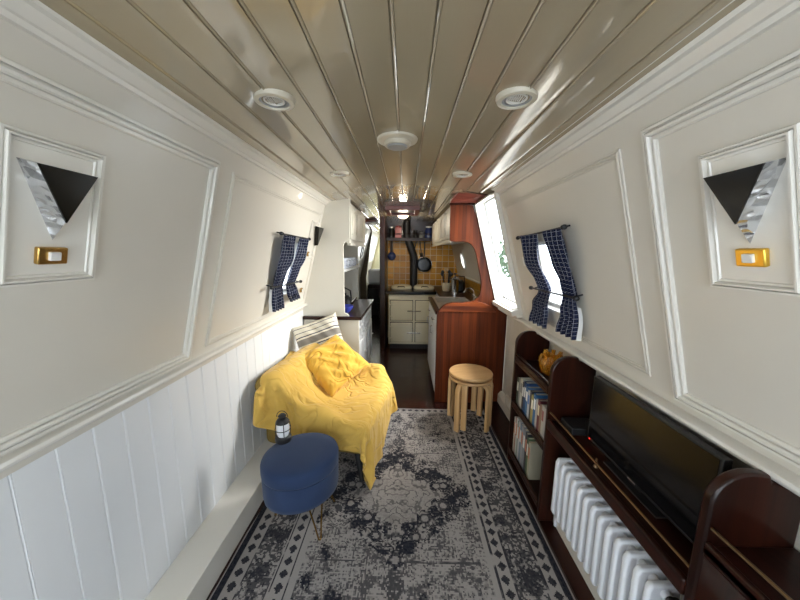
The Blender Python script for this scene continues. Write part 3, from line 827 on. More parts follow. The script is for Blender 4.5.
# ---------------------------------------------------------------- range cooker
t = thing('range_cooker', 'cream enamel range cooker with black top and four oven doors', 'cooker', (-.25, 4.36, 0))
build(MB().box((0, 0, .08), (.69, .60, .83)), 'body', 'enamel', t, bevel=.006)
build(MB().box((.02, .03, 0), (.67, .58, .08)), 'plinth', 'blackm', t)
build(MB().box((-.045, -.03, .84), (.70, .62, .885)), 'hotplate_top', 'black', t, bevel=.008)
build(MB().box((0, -.004, .765), (.69, .004, .825)), 'fascia', 'enamel', t, bevel=.002)
for x0, x1, hs in ((.03, .355, -1), (.40, .67, 1)):
    for z0, z1 in ((.45, .745), (.12, .415)):
        build(MB().box((x0-.007, -.003, z0-.007), (x1+.007, .001, z1+.007)), 'door_gap_shade', 'blackm', t)  # dark plate stands in for the shade in the gap round the door
        d = build(MB().box((x0, -.035, z0), (x1, 0, z1)), 'oven_door', 'enamel', t, bevel=.012, seg=3)
        hx = x1-.03 if hs < 0 else x0+.03
        mb = MB().tube([(hx-.02*hs*-1, -.04, (z0+z1)/2), (hx+hs*-.06*-1*-1, -.058, (z0+z1)/2)], .008, 8)
        mb.tube([(hx+.045*-hs*-1, -.05, (z0+z1)/2), (hx-.05*-hs*-1, -.05, (z0+z1)/2)], .010, 8)
        build(mb, 'handle', 'chrome', d)
        xx = x0-.012 if hs < 0 else x1+.012
        if hs < 0:
            for zz in (z0+.06, z1-.06):
                build(MB().tube([(xx-.008, -.02, zz), (xx+.05, -.036, zz)], .010, 8), 'hinge', 'enamel', d)
for cx in (.185, .535):
    l = build(MB().lathe([(.170, 0), (.176, .018), (.165, .045), (.13, .062), (.06, .070), (0, .072)], 32, T=T((cx, .29, .885)), sx=.93, sy=1.0), 'lid', 'enamel', t)
    mb = MB().tube([(cx-.05, .10, .93), (cx-.045, .07, .945), (cx+.045, .07, .945), (cx+.05, .10, .93)], .008, 8)
    build(mb, 'lid_handle', 'chrome', l)
# flue
mb = MB().tube([(.125, 4.85, .885), (.125, 4.85, 1.36)], .060, 20)
mb2 = MB().tube([(.125, 4.85, 1.30), (.118, 4.85, 1.40), (.09, 4.85, 1.48), (.03, 4.85, 1.64), (.006, 4.85, 1.72), (.004, 4.85, 1.935)], .058, 20)
t = thing('flue_pipe', 'black cranked flue pipe rising from the range cooker to the ceiling', 'flue', (.125, 4.85, .885))
for m_, nm in ((mb, 'lower_pipe'), (mb2, 'upper_pipe')):
    m_.v = [(x-.125, y-4.85, z-.885) for x, y, z in m_.v]; build(m_, nm, 'blackm', t, smooth=60)
build(MB().lathe([(.066, 0), (.066, .03)], 20, T=T((0, 0, .42))).lathe([(.072, 0), (.066, .02)], 20), 'collar', 'iron', t)
# high shelf with jars
t = thing('wall_shelf', 'dark wooden high shelf over the amber tiles', 'shelf', (-.30, 4.8, 1.64))
build(MB().box((0, 0, 0), (.96, .2, .022)).box((0, -.012, -.02), (.96, .0, .03)), 'board', 'mahog', t, bevel=.003)
build(MB().tube([(.0, -.01, .09), (.95, -.01, .09)], .006), 'guard_rail', 'mahog', t)
def jar(x, r, h, mt, lidm, label, name='storage_jar', sq=False):
    t = thing(name, label, 'jar', (x, 4.895, 1.663), 0, 'jars and tins on the high galley shelf')
    if sq: build(MB().box((-r, -r, 0), (r, r, h)), 'body', mt, t, bevel=.004)
    else: build(MB().lathe([(0, 0), (r, 0), (r, h*.75), (r*.75, h*.9), (r*.75, h)], 18), 'body', mt, t)
    build(MB().lathe([(r*.82, 0), (r*.82, .02), (0, .022)], 18, T=T((0, 0, h))), 'lid', lidm, t)
jar(-.235, .048, .16, 'iron', 'steel', 'dark storage tin at the left end of the high shelf')
jar(-.125, .050, .17, 'red', 'red', 'red tin beside the flue pipe on the high shelf', 'tea_tin', True)
jar(.15, .040, .11, 'iron', 'blackm', 'short dark jar just right of the flue on the high shelf')
jar(.24, .036, .10, 'grey', 'blackm', 'small greyish jar in the middle of the high shelf')
jar(.355, .055, .17, 'navyenamel', 'plastic', 'large dark jar with white lid on the high shelf')
jar(.48, .040, .15, 'grey', 'chrome', 'grey glass jar by the wall cupboards on the high shelf')
# hanging utensils and pan on hooks under the shelf
def hook(x, y0=4.985): return [(0, .03, .03), (0, .0, .03), (0, -.008, .02), (0, 0, .008)]
t = thing('frying_pan', 'round black frying pan with bright rim hanging on the tiles', 'pan', (.30, 4.955, 1.60))
build(MB().lathe([(0, 0), (.10, 0), (.125, .04), (.12, .04), (.095, .006), (0, .006)], 32, T=T((0, .035, -.35)) @ RX(PI/2)), 'bowl', 'black', t)
build(MB().lathe([(.124, .040), (.128, .044), (.120, .046)], 32, T=T((0, .035, -.35)) @ RX(PI/2), cap=False), 'rim', 'chrome', t)
build(MB().tube([(0, .02, -.22), (0, .015, -.10), (0, .01, .02)], .009, rect=(.02, .008)), 'handle', 'blackm', t)
t = thing('ladle', 'steel ladle with dark round bowl hanging left of the flue', 'ladle', (-.235, 4.96, 1.62))
build(MB().tube([(0, 0, .02), (0, 0, -.18)], .01, rect=(.05, .010)), 'handle', 'steel', t)
build(MB().tube([(0, 0, .02), (0, 0, .12)], .014), 'grip', 'blackm', t)
build(MB().lathe([(0, .03), (.03, .026), (.055, .008), (.068, -.012), (.0, -.01)], 24, T=T((0, .0, -.24)) @ RX(PI/2)), 'bowl', 'navyenamel', t)
for i, (x, dx, lab) in enumerate(((.17, -.05, 'black spatula hanging beside the flue, leaning left'), (.22, .03, 'black slotted spoon hanging between the flue and the pan'))):
    t = thing('kitchen_utensil', lab, 'utensil', (x, 4.965, 1.63))
    build(MB().tube([(0, 0, .0), (dx, 0, -.20)], .008), 'handle', 'blackm', t)
    build(MB().tube([(dx, 0, -.19), (dx*1.5, 0, -.30)], .01, rect=(.06, .008)), 'blade', 'blackm', t)
# worktop clutter at right of the cooker
t = thing('coffee_press', 'shiny chrome and black coffee press on the galley worktop', 'coffee press', (.66, 4.02, .90))
build(MB().lathe([(.055, 0), (.055, .015), (.05, .02), (.05, .19), (.056, .20), (.05, .215), (.0, .23)], 24), 'body', 'chrome', t)
build(MB().lathe([(.006, 0), (.006, .03), (.02, .035), (.02, .05), (0, .056)], 14, T=T((0, 0, .225))), 'plunger', 'blackm', t)
build(MB().tube([(.05, -.02, .18), (.10, -.02, .17), (.105, -.02, .06), (.05, -.02, .04)], .009), 'handle', 'blackm', t)
t = thing('utensil_pot', 'pale pot of dark cooking utensils beside the cooker lid', 'pot', (.585, 4.30, .90))
build(MB().lathe([(0, 0), (.05, 0), (.06, .03), (.06, .12), (.052, .12), (.052, .02), (0, .02)], 20), 'pot', 'enamel', t)
for i in range(7):
    a = i*2*PI/7; dx, dy = .062*math.cos(a), .046*math.sin(a); h = .24+.03*(i % 3)
    mb = MB().tube([(dx*.4, dy*.4, .025), (dx, dy, h)], .006).lathe([(0, -.03), (.022, -.01), (.024, .01), (0, .035)], 12, T=T((dx*1.1, dy*1.1, h)), sy=.4)
    o = build(mb, 'cooking_spoon', ('blackm', 'iron', 'birchz')[i % 3], loc=(.585, 4.30, .90)); tag(o, 'cooking spoon standing upright in the pale pot beside the cooker', 'utensil', 'spoons in the pale pot')
t = thing('kettle', 'dark kettle standing beyond the coffee press', 'kettle', (.76, 4.22, .90))
build(MB().lathe([(0, 0), (.08, 0), (.09, .04), (.075, .13), (.04, .17), (0, .175)], 24), 'body', 'iron', t)
build(MB().tube([(-.07, 0, .12), (-.06, 0, .22), (.06, 0, .22), (.07, 0, .12)], .008), 'handle', 'blackm', t)
build(MB().tube([(-.07, 0, .06), (-.12, -.01, .12)], [.018, .01]), 'spout', 'iron', t)
for dy, lab in ((0, 'upturned glass tumbler by the tap, nearer the wooden end panel'), (.09, 'upturned glass tumbler by the tap, farther from the end panel')):
    o = build(MB().lathe([(.032, 0), (.03, .09), (0, .092)], 18, cap=False), 'tumbler', 'chrome', loc=(.78, 3.05+dy, .90)); tag(o, lab, 'glass', 'tumblers by the tap')

# ---------------------------------------------------------------- left galley unit
struct(build(MB().prism([(-1.02, .842), (-.530, .842), (-.545, .862), (-.575, .875), (-.575, 1.50), (-.560, 1.535), (-.515, 1.56), (-.505, 1.95), (-1.02, 1.95)], 2.775, 2.80, 'y'), 'wall_bulkhead_left', 'cupboard', bevel=.003))
struct(build(MB().prism([(-1.02, .842), (-.60, .842), (-.60, 1.52), (-.55, 1.55), (-.55, 1.95), (-1.02, 1.95)], 3.79, 3.815, 'y'), 'wall_bulkhead_stern', 'cupboard'))
o = build(MB().box((-.965, 2.745, .812), (-.412, 3.83, .842)), 'worktop', 'mahog', bevel=.005); tag(o, 'dark red wooden worktop on the left behind the striped cushion', 'worktop')
t = thing('base_cabinet', 'cream left galley cabinet with white lattice wine rack and doors', 'cabinet', (-.965, 2.77, 0))
build(MB().box((0, 0, 0), (.525, .02, .81)), 'end_panel', 'cupboard', t, bevel=.002)
build(MB().box((0, .02, .07), (.51, 1.05, .60)).box((0, .02, .60), (.25, 1.05, .81)).box((.25, .02, .795), (.52, 1.05, .81)), 'body', 'cupboard', t)
build(MB().box((0, .02, 0), (.48, 1.05, .07)), 'plinth', 'mahog', t)
mb = MB()
for i in range(8): mb.box((.505, .03+.142*i, .605), (.525, .05+.142*i, .80))
mb.box((.505, .03, .605), (.525, 1.05, .622)); mb.box((.505, .03, .695), (.525, 1.05, .712)); mb.box((.505, .03, .785), (.525, 1.05, .80))
build(mb, 'lattice', 'lining', t, bevel=.002)
for i in range(3):
    y0 = .03+.342*i
    d = build(MB().box((.51, y0, .085), (.528, y0+.33, .595)), 'door', 'lining', t, bevel=.003)
    mb = MB()
    for p, q in (((y0+.04, .12), (y0+.29, .135)), ((y0+.04, .545), (y0+.29, .56)), ((y0+.04, .135), (y0+.055, .545)), ((y0+.275, .135), (y0+.29, .545)), ((y0+.04, .33), (y0+.29, .345))): mb.box((.526, *p), (.534, *q))
    build(mb, 'moulding', 'lining', d)
    build(MB().lathe([(.005, 0), (.005, .01), (.012, .016), (0, .024)], 12, T=T((.528, y0+.30, .40)) @ RY(PI/2)), 'knob', 'plastic', d)
t = thing('wall_cupboard', 'cream wall cupboards with panelled doors over the left worktop', 'cupboard', (-.52, 2.80, 1.53))
build(MB().prism([(-.30, 0.0), (0, 0), (0, .36), (-.22, .36)], 0, .985, 'y'), 'body', 'cupboard', t)
for i in range(3):
    y0 = .01+.325*i
    d = build(MB().box((0, y0, .03), (.016, y0+.315, .335)), 'door', 'cupboard', t, bevel=.003)
    mb = MB()
    for p, q in (((y0+.04, .07), (y0+.275, .085)), ((y0+.04, .28), (y0+.275, .295)), ((y0+.04, .085), (y0+.055, .28)), ((y0+.26, .085), (y0+.275, .28))): mb.box((.014, *p), (.022, *q))
    build(mb, 'moulding', 'cupboard', d)
    build(MB().lathe([(.005, 0), (.005, .01), (.012, .016), (0, .024)], 12, T=T((.016, y0+.16, .315)) @ RY(PI/2)), 'knob', 'plastic', d)
build(MB().box((-.02, 0, -.025), (.012, .985, .0)), 'lower_trim', 'cupboard', t, bevel=.004)
t = thing('wall_shelf', 'white shelf in the left galley alcove carrying spotted china', 'shelf', (-.70, 2.80, 1.27))
build(MB().prism([(-.20, -.012), (.125, -.012), (.125, .012), (-.195, .012)], 0, .985, 'y'), 'board', 'lining', t)
for i in range(5):
    o = build(MB().lathe([(0, 0), (.042, 0), (.046, .01), (.046, .10), (.040, .10), (.040, .012), (0, .012)], 20), 'mug', 'patterned', loc=(-.635, 2.95+.15*i, 1.283))
    tag(o, ['blue spotted white mug at the near end of the alcove shelf', 'blue spotted white mug second along the alcove shelf', 'blue spotted white mug in the middle of the alcove shelf', 'blue spotted white mug fourth along the alcove shelf', 'blue spotted white mug at the far end of the alcove shelf'][i], 'mug', 'spotted mugs on the alcove shelf')
    build(MB().tube([(.044, 0, .08), (.07, 0, .075), (.072, 0, .04), (.045, 0, .025)], .006), 'handle', 'patterned', o)
t = thing('kettle', 'small black and chrome kettle on the left worktop', 'kettle', (-.66, 3.22, .842))
build(MB().lathe([(0, 0), (.085, 0), (.092, .03), (.075, .10), (.04, .135), (0, .14)], 24), 'body', 'iron', t)
build(MB().lathe([(0, 0), (.012, .0), (.018, .02), (0, .03)], 12, T=T((0, 0, .138))), 'knob', 'blackm', t)
build(MB().tube([(-.07, 0, .09), (-.06, 0, .19), (.0, 0, .22), (.06, 0, .19), (.07, 0, .09)], .008), 'handle', 'blackm', t)
build(MB().tube([(.07, -.02, .05), (.13, -.04, .12)], [.02, .010]), 'spout', 'chrome', t)
o = build(MB().lathe([(0, 0), (.035, 0), (.075, .05), (.08, .07), (.074, .07), (.034, .008), (0, .008)], 24), 'bowl', material('cobalt_glaze', (.06, .08, .45), .15, coat=.5), loc=(-.60, 2.97, .842)); tag(o, 'cobalt blue bowl at the near edge of the left worktop', 'bowl')
# passage beyond
o = build(MB().prism([(-1.0, 0), (-.86, 0), (-.84, .9), (-.70, 1.93), (-1.0, 1.93)], 6.35, 6.40, 'y'), 'wall_cabin_divider', material('brown_paint', (.20, .155, .10), .6)); struct(o)
t = thing('bed', 'bed with pale bedding glimpsed at the end of the passage', 'bed', (-.62, 7.1, 0))
build(MB().box((-.25, -.3, 0), (.30, 1.0, .62)), 'base', 'blackm', t); build(MB().box((-.25, -.3, .62), (.30, 1.0, .70)), 'blanket', 'mahog', t, bevel=.02)
build(MB().box((-.25, -.2, .70), (.30, .1, 1.05)), 'pillow', 'pillow_cloth', t, bevel=.05, seg=4)
t = thing('potted_plant', 'dark green plant on the ledge at the end of the passage', 'plant', (-.50, 6.55, 0))
mb = MB()
for i in range(60):
    a = random.uniform(0, 2*PI); e = random.uniform(.1, 1.2); L = random.uniform(.12, .25)
    p = Vector((0, 0, .32)); q = p+Vector((math.cos(a)*math.cos(e), math.sin(a)*math.cos(e), math.sin(e)))*L; s = Vector((-math.sin(a), math.cos(a), 0))*.02
    m_ = (p+q)/2; mb.add([p, m_+s, q, m_-s], [(0, 1, 2, 3)])
build(mb, 'leaf', 'green', t, smooth=0); build(MB().lathe([(0, 0), (.09, 0), (.12, .33), (.0, .33)], 18), 'pot', 'blackm', t)

# ---------------------------------------------------------------- bookcases, TV shelf (right side, mahogany)
def side_panel(y, parent, base, x0=.73, x1=.95, z0=.022, ztop=.948, th=.026):
    poly = [(x0, z0), (x0, ztop-.10)] + arc(x0+.085, ztop-.085, .085, 180, 90, 8) + [(x0+.125, ztop-.004), (.862, .925), (.905, .920), (x1-.002, .915), (x1-.002, z0)]
    poly = [(x-base[0], z-base[2]) for x, z in poly]
    return build(MB().prism(poly, y-base[1]-th/2, y-base[1]+th/2, 'y'), 'side_panel', 'mahogz', parent, bevel=.006)
base = (.73, 1.685, .022)
t = thing('bookcase', 'dark mahogany bookcase with rounded sides between the stools and television', 'bookcase', base)
side_panel(1.925, t, base); side_panel(1.438, t, base)
for zz, rr in ((.745, .806), (.432, .47), (.085, .125)):
    build(MB().box((0, 1.452-1.685, zz-.022-.009), (.215, 1.911-1.685, zz-.022+.009)), 'shelf', 'mahog', t, bevel=.002)
    build(MB().box((.0, 1.452-1.685, zz-.022+.01), (.014, 1.911-1.685, zz-.022+.035)), 'shelf_lip', 'mahog', t, bevel=.004)
build(MB().tube([(.012, 1.452-1.685, .792-.022), (.012, 1.911-1.685, .792-.022)], .006), 'guard_rail', 'mahog', t)
base = (.73, 1.045, .60)
t = thing('television_shelf', 'long dark mahogany shelf above the white radiator', 'shelf', base)
build(MB().box((.0, .665-1.045, -.012), (.215, 1.424-1.045, .012)), 'board', 'mahog', t, bevel=.004)
build(MB().box((-.004, .665-1.045, -.030), (.016, 1.424-1.045, .020)), 'front_lip', 'mahog', t, bevel=.006)
build(MB().tube([(.010, .665-1.045, .055), (.010, 1.424-1.045, .055)], .004), 'guard_rail', 'bronze', t)
base = (.73, .34, .022)
t = thing('bookcase', 'dark mahogany bookcase in the near right corner with rounded side', 'bookcase', base)
side_panel(.652, t, base); side_panel(-.1, t, base)
for zz in (.745, .432, .085):
    build(MB().box((0, -.087-.34, zz-.022-.009), (.215, .639-.34, zz-.022+.009)), 'shelf', 'mahog', t, bevel=.002)
    build(MB().box((.0, -.087-.34, zz-.022-.02), (.014, .639-.34, zz-.022+.02)), 'shelf_lip', 'mahog', t, bevel=.004)
build(MB().tube([(.012, -.087-.34, .80-.022), (.012, .639-.34, .80-.022)], .004), 'guard_rail', 'bronze', t)
o = build(MB().box((-.0, -.13, 0), (.04, .13, .20)), 'paper_stack', 'plastic', loc=(.885, .39, .755), bevel=.002); tag(o, 'white folder standing on the near bookcase at the right edge', 'folder')

# books
def book(x0, y, z, th, d, h, col, label, group, spine=None):
    t = thing('book', label, 'book', (x0, y, z), 0, group)
    c = solid(tuple(q*.72 for q in col))
    mb = MB().box((0, 0, 0), (.003, th, h)).box((.003, 0, 0), (d, .002, h)).box((.003, th-.002, 0), (d, th, h)); build(mb, 'cover', c, t)
    build(MB().box((.003, .002, .003), (d-.004, th-.002, h-.003)), 'pages', 'paper', t)
    if spine: build(MB().box((-.0006, th*.15, h*.55), (.0, th*.85, h*.85)), 'spine_label', solid(spine), t)
row = [  # from the far end of the shelf to the near end
 (.030, .195, (.05, .07, .05), 'dark green', (.6, .6, .5)), (.022, .205, (.30, .31, .30), 'grey', None), (.034, .215, (.66, .64, .56), 'cream', (.2, .2, .2)),
 (.024, .20, (.05, .05, .06), 'black', (.7, .7, .7)), (.030, .215, (.02, .07, .20), 'navy', (.7, .7, .7)), (.030, .20, (.08, .22, .48), 'mid blue', (.9, .9, .9)),
 (.026, .19, (.72, .74, .76), 'white', (.1, .2, .5)), (.020, .20, (.10, .09, .09), 'charcoal', None), (.030, .185, (.55, .46, .16), 'mustard', (.9, .85, .7)),
 (.030, .21, (.05, .19, .45), 'bright blue', (.9, .9, .9)), (.022, .19, (.70, .68, .62), 'off white', None), (.026, .20, (.18, .04, .05), 'maroon', (.8, .7, .5)),
 (.024, .185, (.42, .27, .18), 'tan', None), (.026, .195, (.68, .66, .60), 'pale', (.3, .1, .1)), (.022, .19, (.60, .60, .62), 'light grey', None)]
y = 1.905
for i, (th, h, c, nm, sp) in enumerate(row):
    y -= th+.0015
    if y < 1.456: break
    book(.752, y, .4415, th, .135, h, c, '%s book on the middle shelf of the bookcase, number %d from the stool end' % (nm, i+1), 'books on the middle shelf', sp)
row = [(.018, .26, (.62, .60, .55), 'white'), (.012, .27, (.30, .12, .08), 'rust'), (.020, .275, (.66, .66, .62), 'cream'), (.016, .26, (.28, .36, .30), 'sage green'), (.022, .28, (.60, .62, .66), 'silvery'),
       (.022, .27, (.20, .28, .38), 'slate blue'), (.026, .275, (.40, .42, .46), 'mid grey'), (.030, .27, (.30, .33, .38), 'blue grey'), (.026, .265, (.04, .04, .05), 'black'), (.02, .25, (.10, .16, .08), 'dark green'), (.022, .24, (.50, .46, .34), 'beige')]
y = 1.905
for i, (th, h, c, nm) in enumerate(row):
    y -= th+.003
    book(.752, y, .0945, th, .17, h, c, 'tall %s book on the bottom shelf, number %d from the stool end' % (nm, i+1), 'tall books on the bottom shelf', (.75, .73, .68) if i % 2 else (.5, .2, .12))
# amber glass ornament
t = thing('glass_vase', 'crinkled amber glass bowl on the top shelf of the bookcase', 'vase', (.845, 1.66, .755))
mb = MB(); n = 40; P = []
for k, (r, z) in enumerate([(.02, 0), (.05, .01), (.062, .05), (.066, .09), (.060, .115), (.054, .112), (.058, .09), (.054, .05), (.04, .018), (.0, .015)]):
    P.append([(r*(1+.10*math.sin(7*2*PI*j/n+k*.8))*math.cos(2*PI*j/n), r*(1+.10*math.sin(7*2*PI*j/n+k*.8))*math.sin(2*PI*j/n), z+.01*math.sin(5*2*PI*j/n)*(k in (3, 4, 5))) for j in range(n+1)])
build(MB().grid(P), 'bowl', 'amber', t, smooth=60)
for i in range(6):
    a = i*PI/3; build(MB().tube([(.02*math.cos(a), .02*math.sin(a), .02), (.045*math.cos(a), .045*math.sin(a), .14)], [.004, .012], 8), 'glass_stem', 'amber', t)
# television
t = thing('television', 'black flat screen television standing on the mahogany shelf', 'television', (.83, .985, .612), math.radians(0))
build(MB().box((-.004, -.27, .022), (.022, .27, .315)), 'casing', 'blackm', t, bevel=.003)
build(MB().box((-.0055, -.262, .034), (-.0035, .262, .309)), 'screen', 'black', t)
build(MB().box((-.02, -.13, 0), (.05, .13, .006)).box((.005, -.03, .006), (.02, .03, .03)), 'stand', 'blackm', t, bevel=.002)
build(MB().box((-.0062, -.018, .025), (-.0055, .018, .030)), 'badge', 'steel', t)
build(MB().cbox((-.006, .25, .027), (.002, .004, .004)), 'standby_light', material('red_standby_led', (.8, .02, .01), .4, emit=((1, .03, .02), 3)), t)
o = build(MB().cbox((0, 0, .018), (.13, .10, .036)), 'media_box', 'blackm', loc=(.845, 1.345, .612), bevel=.004); tag(o, 'small black media box on the shelf beside the television', 'media box')
t = thing('ornament', 'tiny brass figure on the front edge of the television shelf', 'ornament', (.765, 1.09, .612))
build(MB().lathe([(0, 0), (.010, 0), (.008, .006), (.004, .012), (.007, .02), (.003, .028), (.005, .034), (0, .04)], 12), 'body', 'bronze', t)
build(MB().tube([(-.009, 0, .022), (.0, 0, .026), (.009, 0, .020)], .0022, 6), 'arms', 'brass', t)
# ---------------------------------------------------------------- radiator
t = thing('radiator', 'white column radiator under the mahogany shelf', 'radiator', (.80, 1.06, .145))
for i in range(13):
    y = .285-.0465*i
    mb = MB()
    for xo in (-.034, .034):
        mb.tube([(xo, y, .035), (xo, y, .295)], .0150, 10)
    prof = [(-.050, .02), (-.050, .29), (-.040, .312), (.040, .312), (.050, .29), (.050, .02), (.040, .0), (-.040, .0)]
    mb2 = MB().prism(prof, y-.0115, y+.0115, 'y')
    build(mb2, 'column', 'radiator', t, bevel=.008, seg=3, smooth=50)
mb = MB().tube([(0, .30, .285), (0, -.30, .285)], .016, 12).tube([(0, .30, .03), (0, -.30, .03)], .016, 12); build(mb, 'header_pipe', 'radiator', t)
build(MB().lathe([(.013, 0), (.013, .02), (.022, .024), (.024, .055), (.016, .066), (0, .068)], 18, T=T((0, .285, .19)) @ RX(-PI/2)), 'valve', 'plastic', t)
build(MB().tube([(0, .325, .10), (0, .325, -.108)], .008), 'pipe', 'radiator', t)
build(MB().lathe([(.013, 0), (.013, .015), (.024, .02), (.024, .05), (0, .055)], 18, T=T((0, -.29, .285)) @ RX(PI/2)), 'thermostat', 'blackm', t)
for s in (-.2, .2): build(MB().box((.045, s-.01, .10), (.148, s+.01, .13)), 'bracket', 'radiator', t)

# ---------------------------------------------------------------- stacked stools
def make_stool(label, loc, rz):
    t = thing('stool', label, 'stool', loc, rz, None)
    build(MB().lathe([(0, .412), (.170, .412), (.177, .418), (.178, .430), (.174, .436), (0, .437)], 48), 'seat', 'birch', t, smooth=50)
    for k in range(4):
        a = PI/4+k*PI/2
        path = [(.172, 0, 0), (.172, 0, .34)] + [(.172-.055*(1-math.cos(q*PI/2/6)), 0, .34+.058*math.sin(q*PI/2/6)) for q in range(1, 7)] + [(.06, 0, .398)]
        mb = MB().tube([RZ(a) @ Vector(p) for p in path], 0, rect=(.052, .026), up=tuple(RZ(a) @ Vector((-1, 0, -.001)))) if False else MB()
        # swept strip, built by hand so that the section never twists
        vs = []; fs = []; n = len(path)
        for i, p in enumerate(path):
            q = Vector(path[min(i+1, n-1)])-Vector(path[max(i-1, 0)]); q.normalize(); nn = Vector((q.z, 0, -q.x))*.013
            for sgn, wy in ((1, -.022), (1, .022), (-1, .022), (-1, -.022)): vs.append(Vector(p)+nn*sgn+Vector((0, wy, 0)))
        for i in range(n-1):
            for j in range(4): fs.append((i*4+j, i*4+(j+1) % 4, (i+1)*4+(j+1) % 4, (i+1)*4+j))
        fs += [(3, 2, 1, 0), tuple(range(4*n-4, 4*n))]
        build(MB().add(vs, fs, RZ(a)), 'leg', 'birchz', t, bevel=.004)
    return t
make_stool('round pale birch stool, the lower one of the stacked pair', (.552, 2.387, .001), 0)
make_stool('round pale birch stool on top of the stacked pair by the panel', (.552, 2.387, .036), math.radians(19))

# ---------------------------------------------------------------- ottoman, lantern
OX, OY = -.527, 1.385
t = thing('footstool', 'round navy velvet footstool on thin brass hairpin legs', 'footstool', (OX, OY, .009))
ea = math.radians(35)
El = RZ(ea)
build(MB().lathe([(.0, .215), (.160, .215), (.176, .225), (.180, .25), (.181, .352)], 56, T=El, sx=1.05, sy=.95), 'drum', 'blue', t, smooth=60)
build(MB().lathe([(.175, .352), (.1815, .356), (.183, .365), (.183, .405), (.178, .420), (.160, .430), (.10, .434), (0, .435)], 56, T=El, sx=1.05, sy=.95, cap=False), 'lid', 'blue', t, smooth=60)
for fx, fy in ((-.417, 1.295), (-.40, 1.53), (-.70, 1.43), (-.63, 1.60)):
    f = Vector((fx-OX, fy-OY, 0)); dr = f.normalized(); tn = Vector((-dr.y, dr.x, 0)); tp = dr*.115+Vector((0, 0, .215))
    pts = [tp+tn*.042, tp.lerp(f, .6)+tn*.018, f+tn*.007+Vector((0, 0, .01)), f+Vector((0, 0, .003)), f-tn*.007+Vector((0, 0, .01)), tp.lerp(f, .6)-tn*.018, tp-tn*.042]
    build(MB().tube(pts, .0042, 8), 'leg', 'brass', t, smooth=80)
t = thing('lantern', 'small black metal lantern with white glass on the navy footstool', 'lantern', (-.648, 1.465, .4435))
build(MB().lathe([(0, 0), (.040, 0), (.042, .006), (.042, .022), (.036, .030), (0, .031)], 24), 'base', 'blackm', t)
build(MB().lathe([(.028, .031), (.033, .05), (.034, .08), (.029, .104)], 24, cap=False), 'glass', material('milky_glass', (.82, .83, .86), .25, coat=.5), t)
mb = MB()
for k in range(4):
    a = k*PI/2+.5; mb.tube([(.037*math.cos(a), .037*math.sin(a), .02), (.039*math.cos(a), .039*math.sin(a), .07), (.033*math.cos(a), .033*math.sin(a), .112)], .0022, 6)
mb.tube([(.039*math.cos(i*PI/12), .039*math.sin(i*PI/12), .068) for i in range(24)], .002, 6, closed=True)
build(mb, 'cage', 'blackm', t)
build(MB().lathe([(.036, .104), (.034, .112), (.026, .124), (.018, .128), (.018, .138), (.022, .142), (.012, .152), (0, .154)], 24), 'cap', 'blackm', t)
build(MB().tube([(.0+.030*math.cos(i*PI/12), 0, .135+.034*math.sin(i*PI/12)) for i in range(13)], .002, 6), 'handle', 'blackm', t)

# ---------------------------------------------------------------- armchair with throw
CH = Vector((-.52, 2.05, 0)); CA = math.radians(-9)
CM = T(CH) @ RZ(CA)
PARTS = [  # name, centre, half size, tilt about local y, round
 ('seat', (.02, 0, .315), (.34, .37, .095), 0, .045), ('backrest', (-.235, 0, .45), (.085, .38, .235), -.36, .06),
 ('arm', (.00, .325, .40), (.30, .055, .125), 0, .045), ('arm', (-.10, -.335, .37), (.20, .05, .13), 0, .045)]
t = thing('armchair', 'low olive armchair with dark legs draped in a yellow throw by the left wall', 'armchair', CH, CA)
for nm, c, h, ti, r in PARTS:
    o = build(MB().cbox((0, 0, 0), tuple(2*q for q in h)), nm, 'chair', t, bevel=r, seg=5); o.location = c; o.rotation_euler = (0, ti, 0)
for lx, ly in ((.29, -.29), (.29, .29), (-.27, -.30), (-.27, .30)):
    build(MB().tube([(lx*.90, ly*.90, .24), (lx*1.06, ly*1.06, .0095)], [.026, .013], 12), 'leg', 'blackm', t)
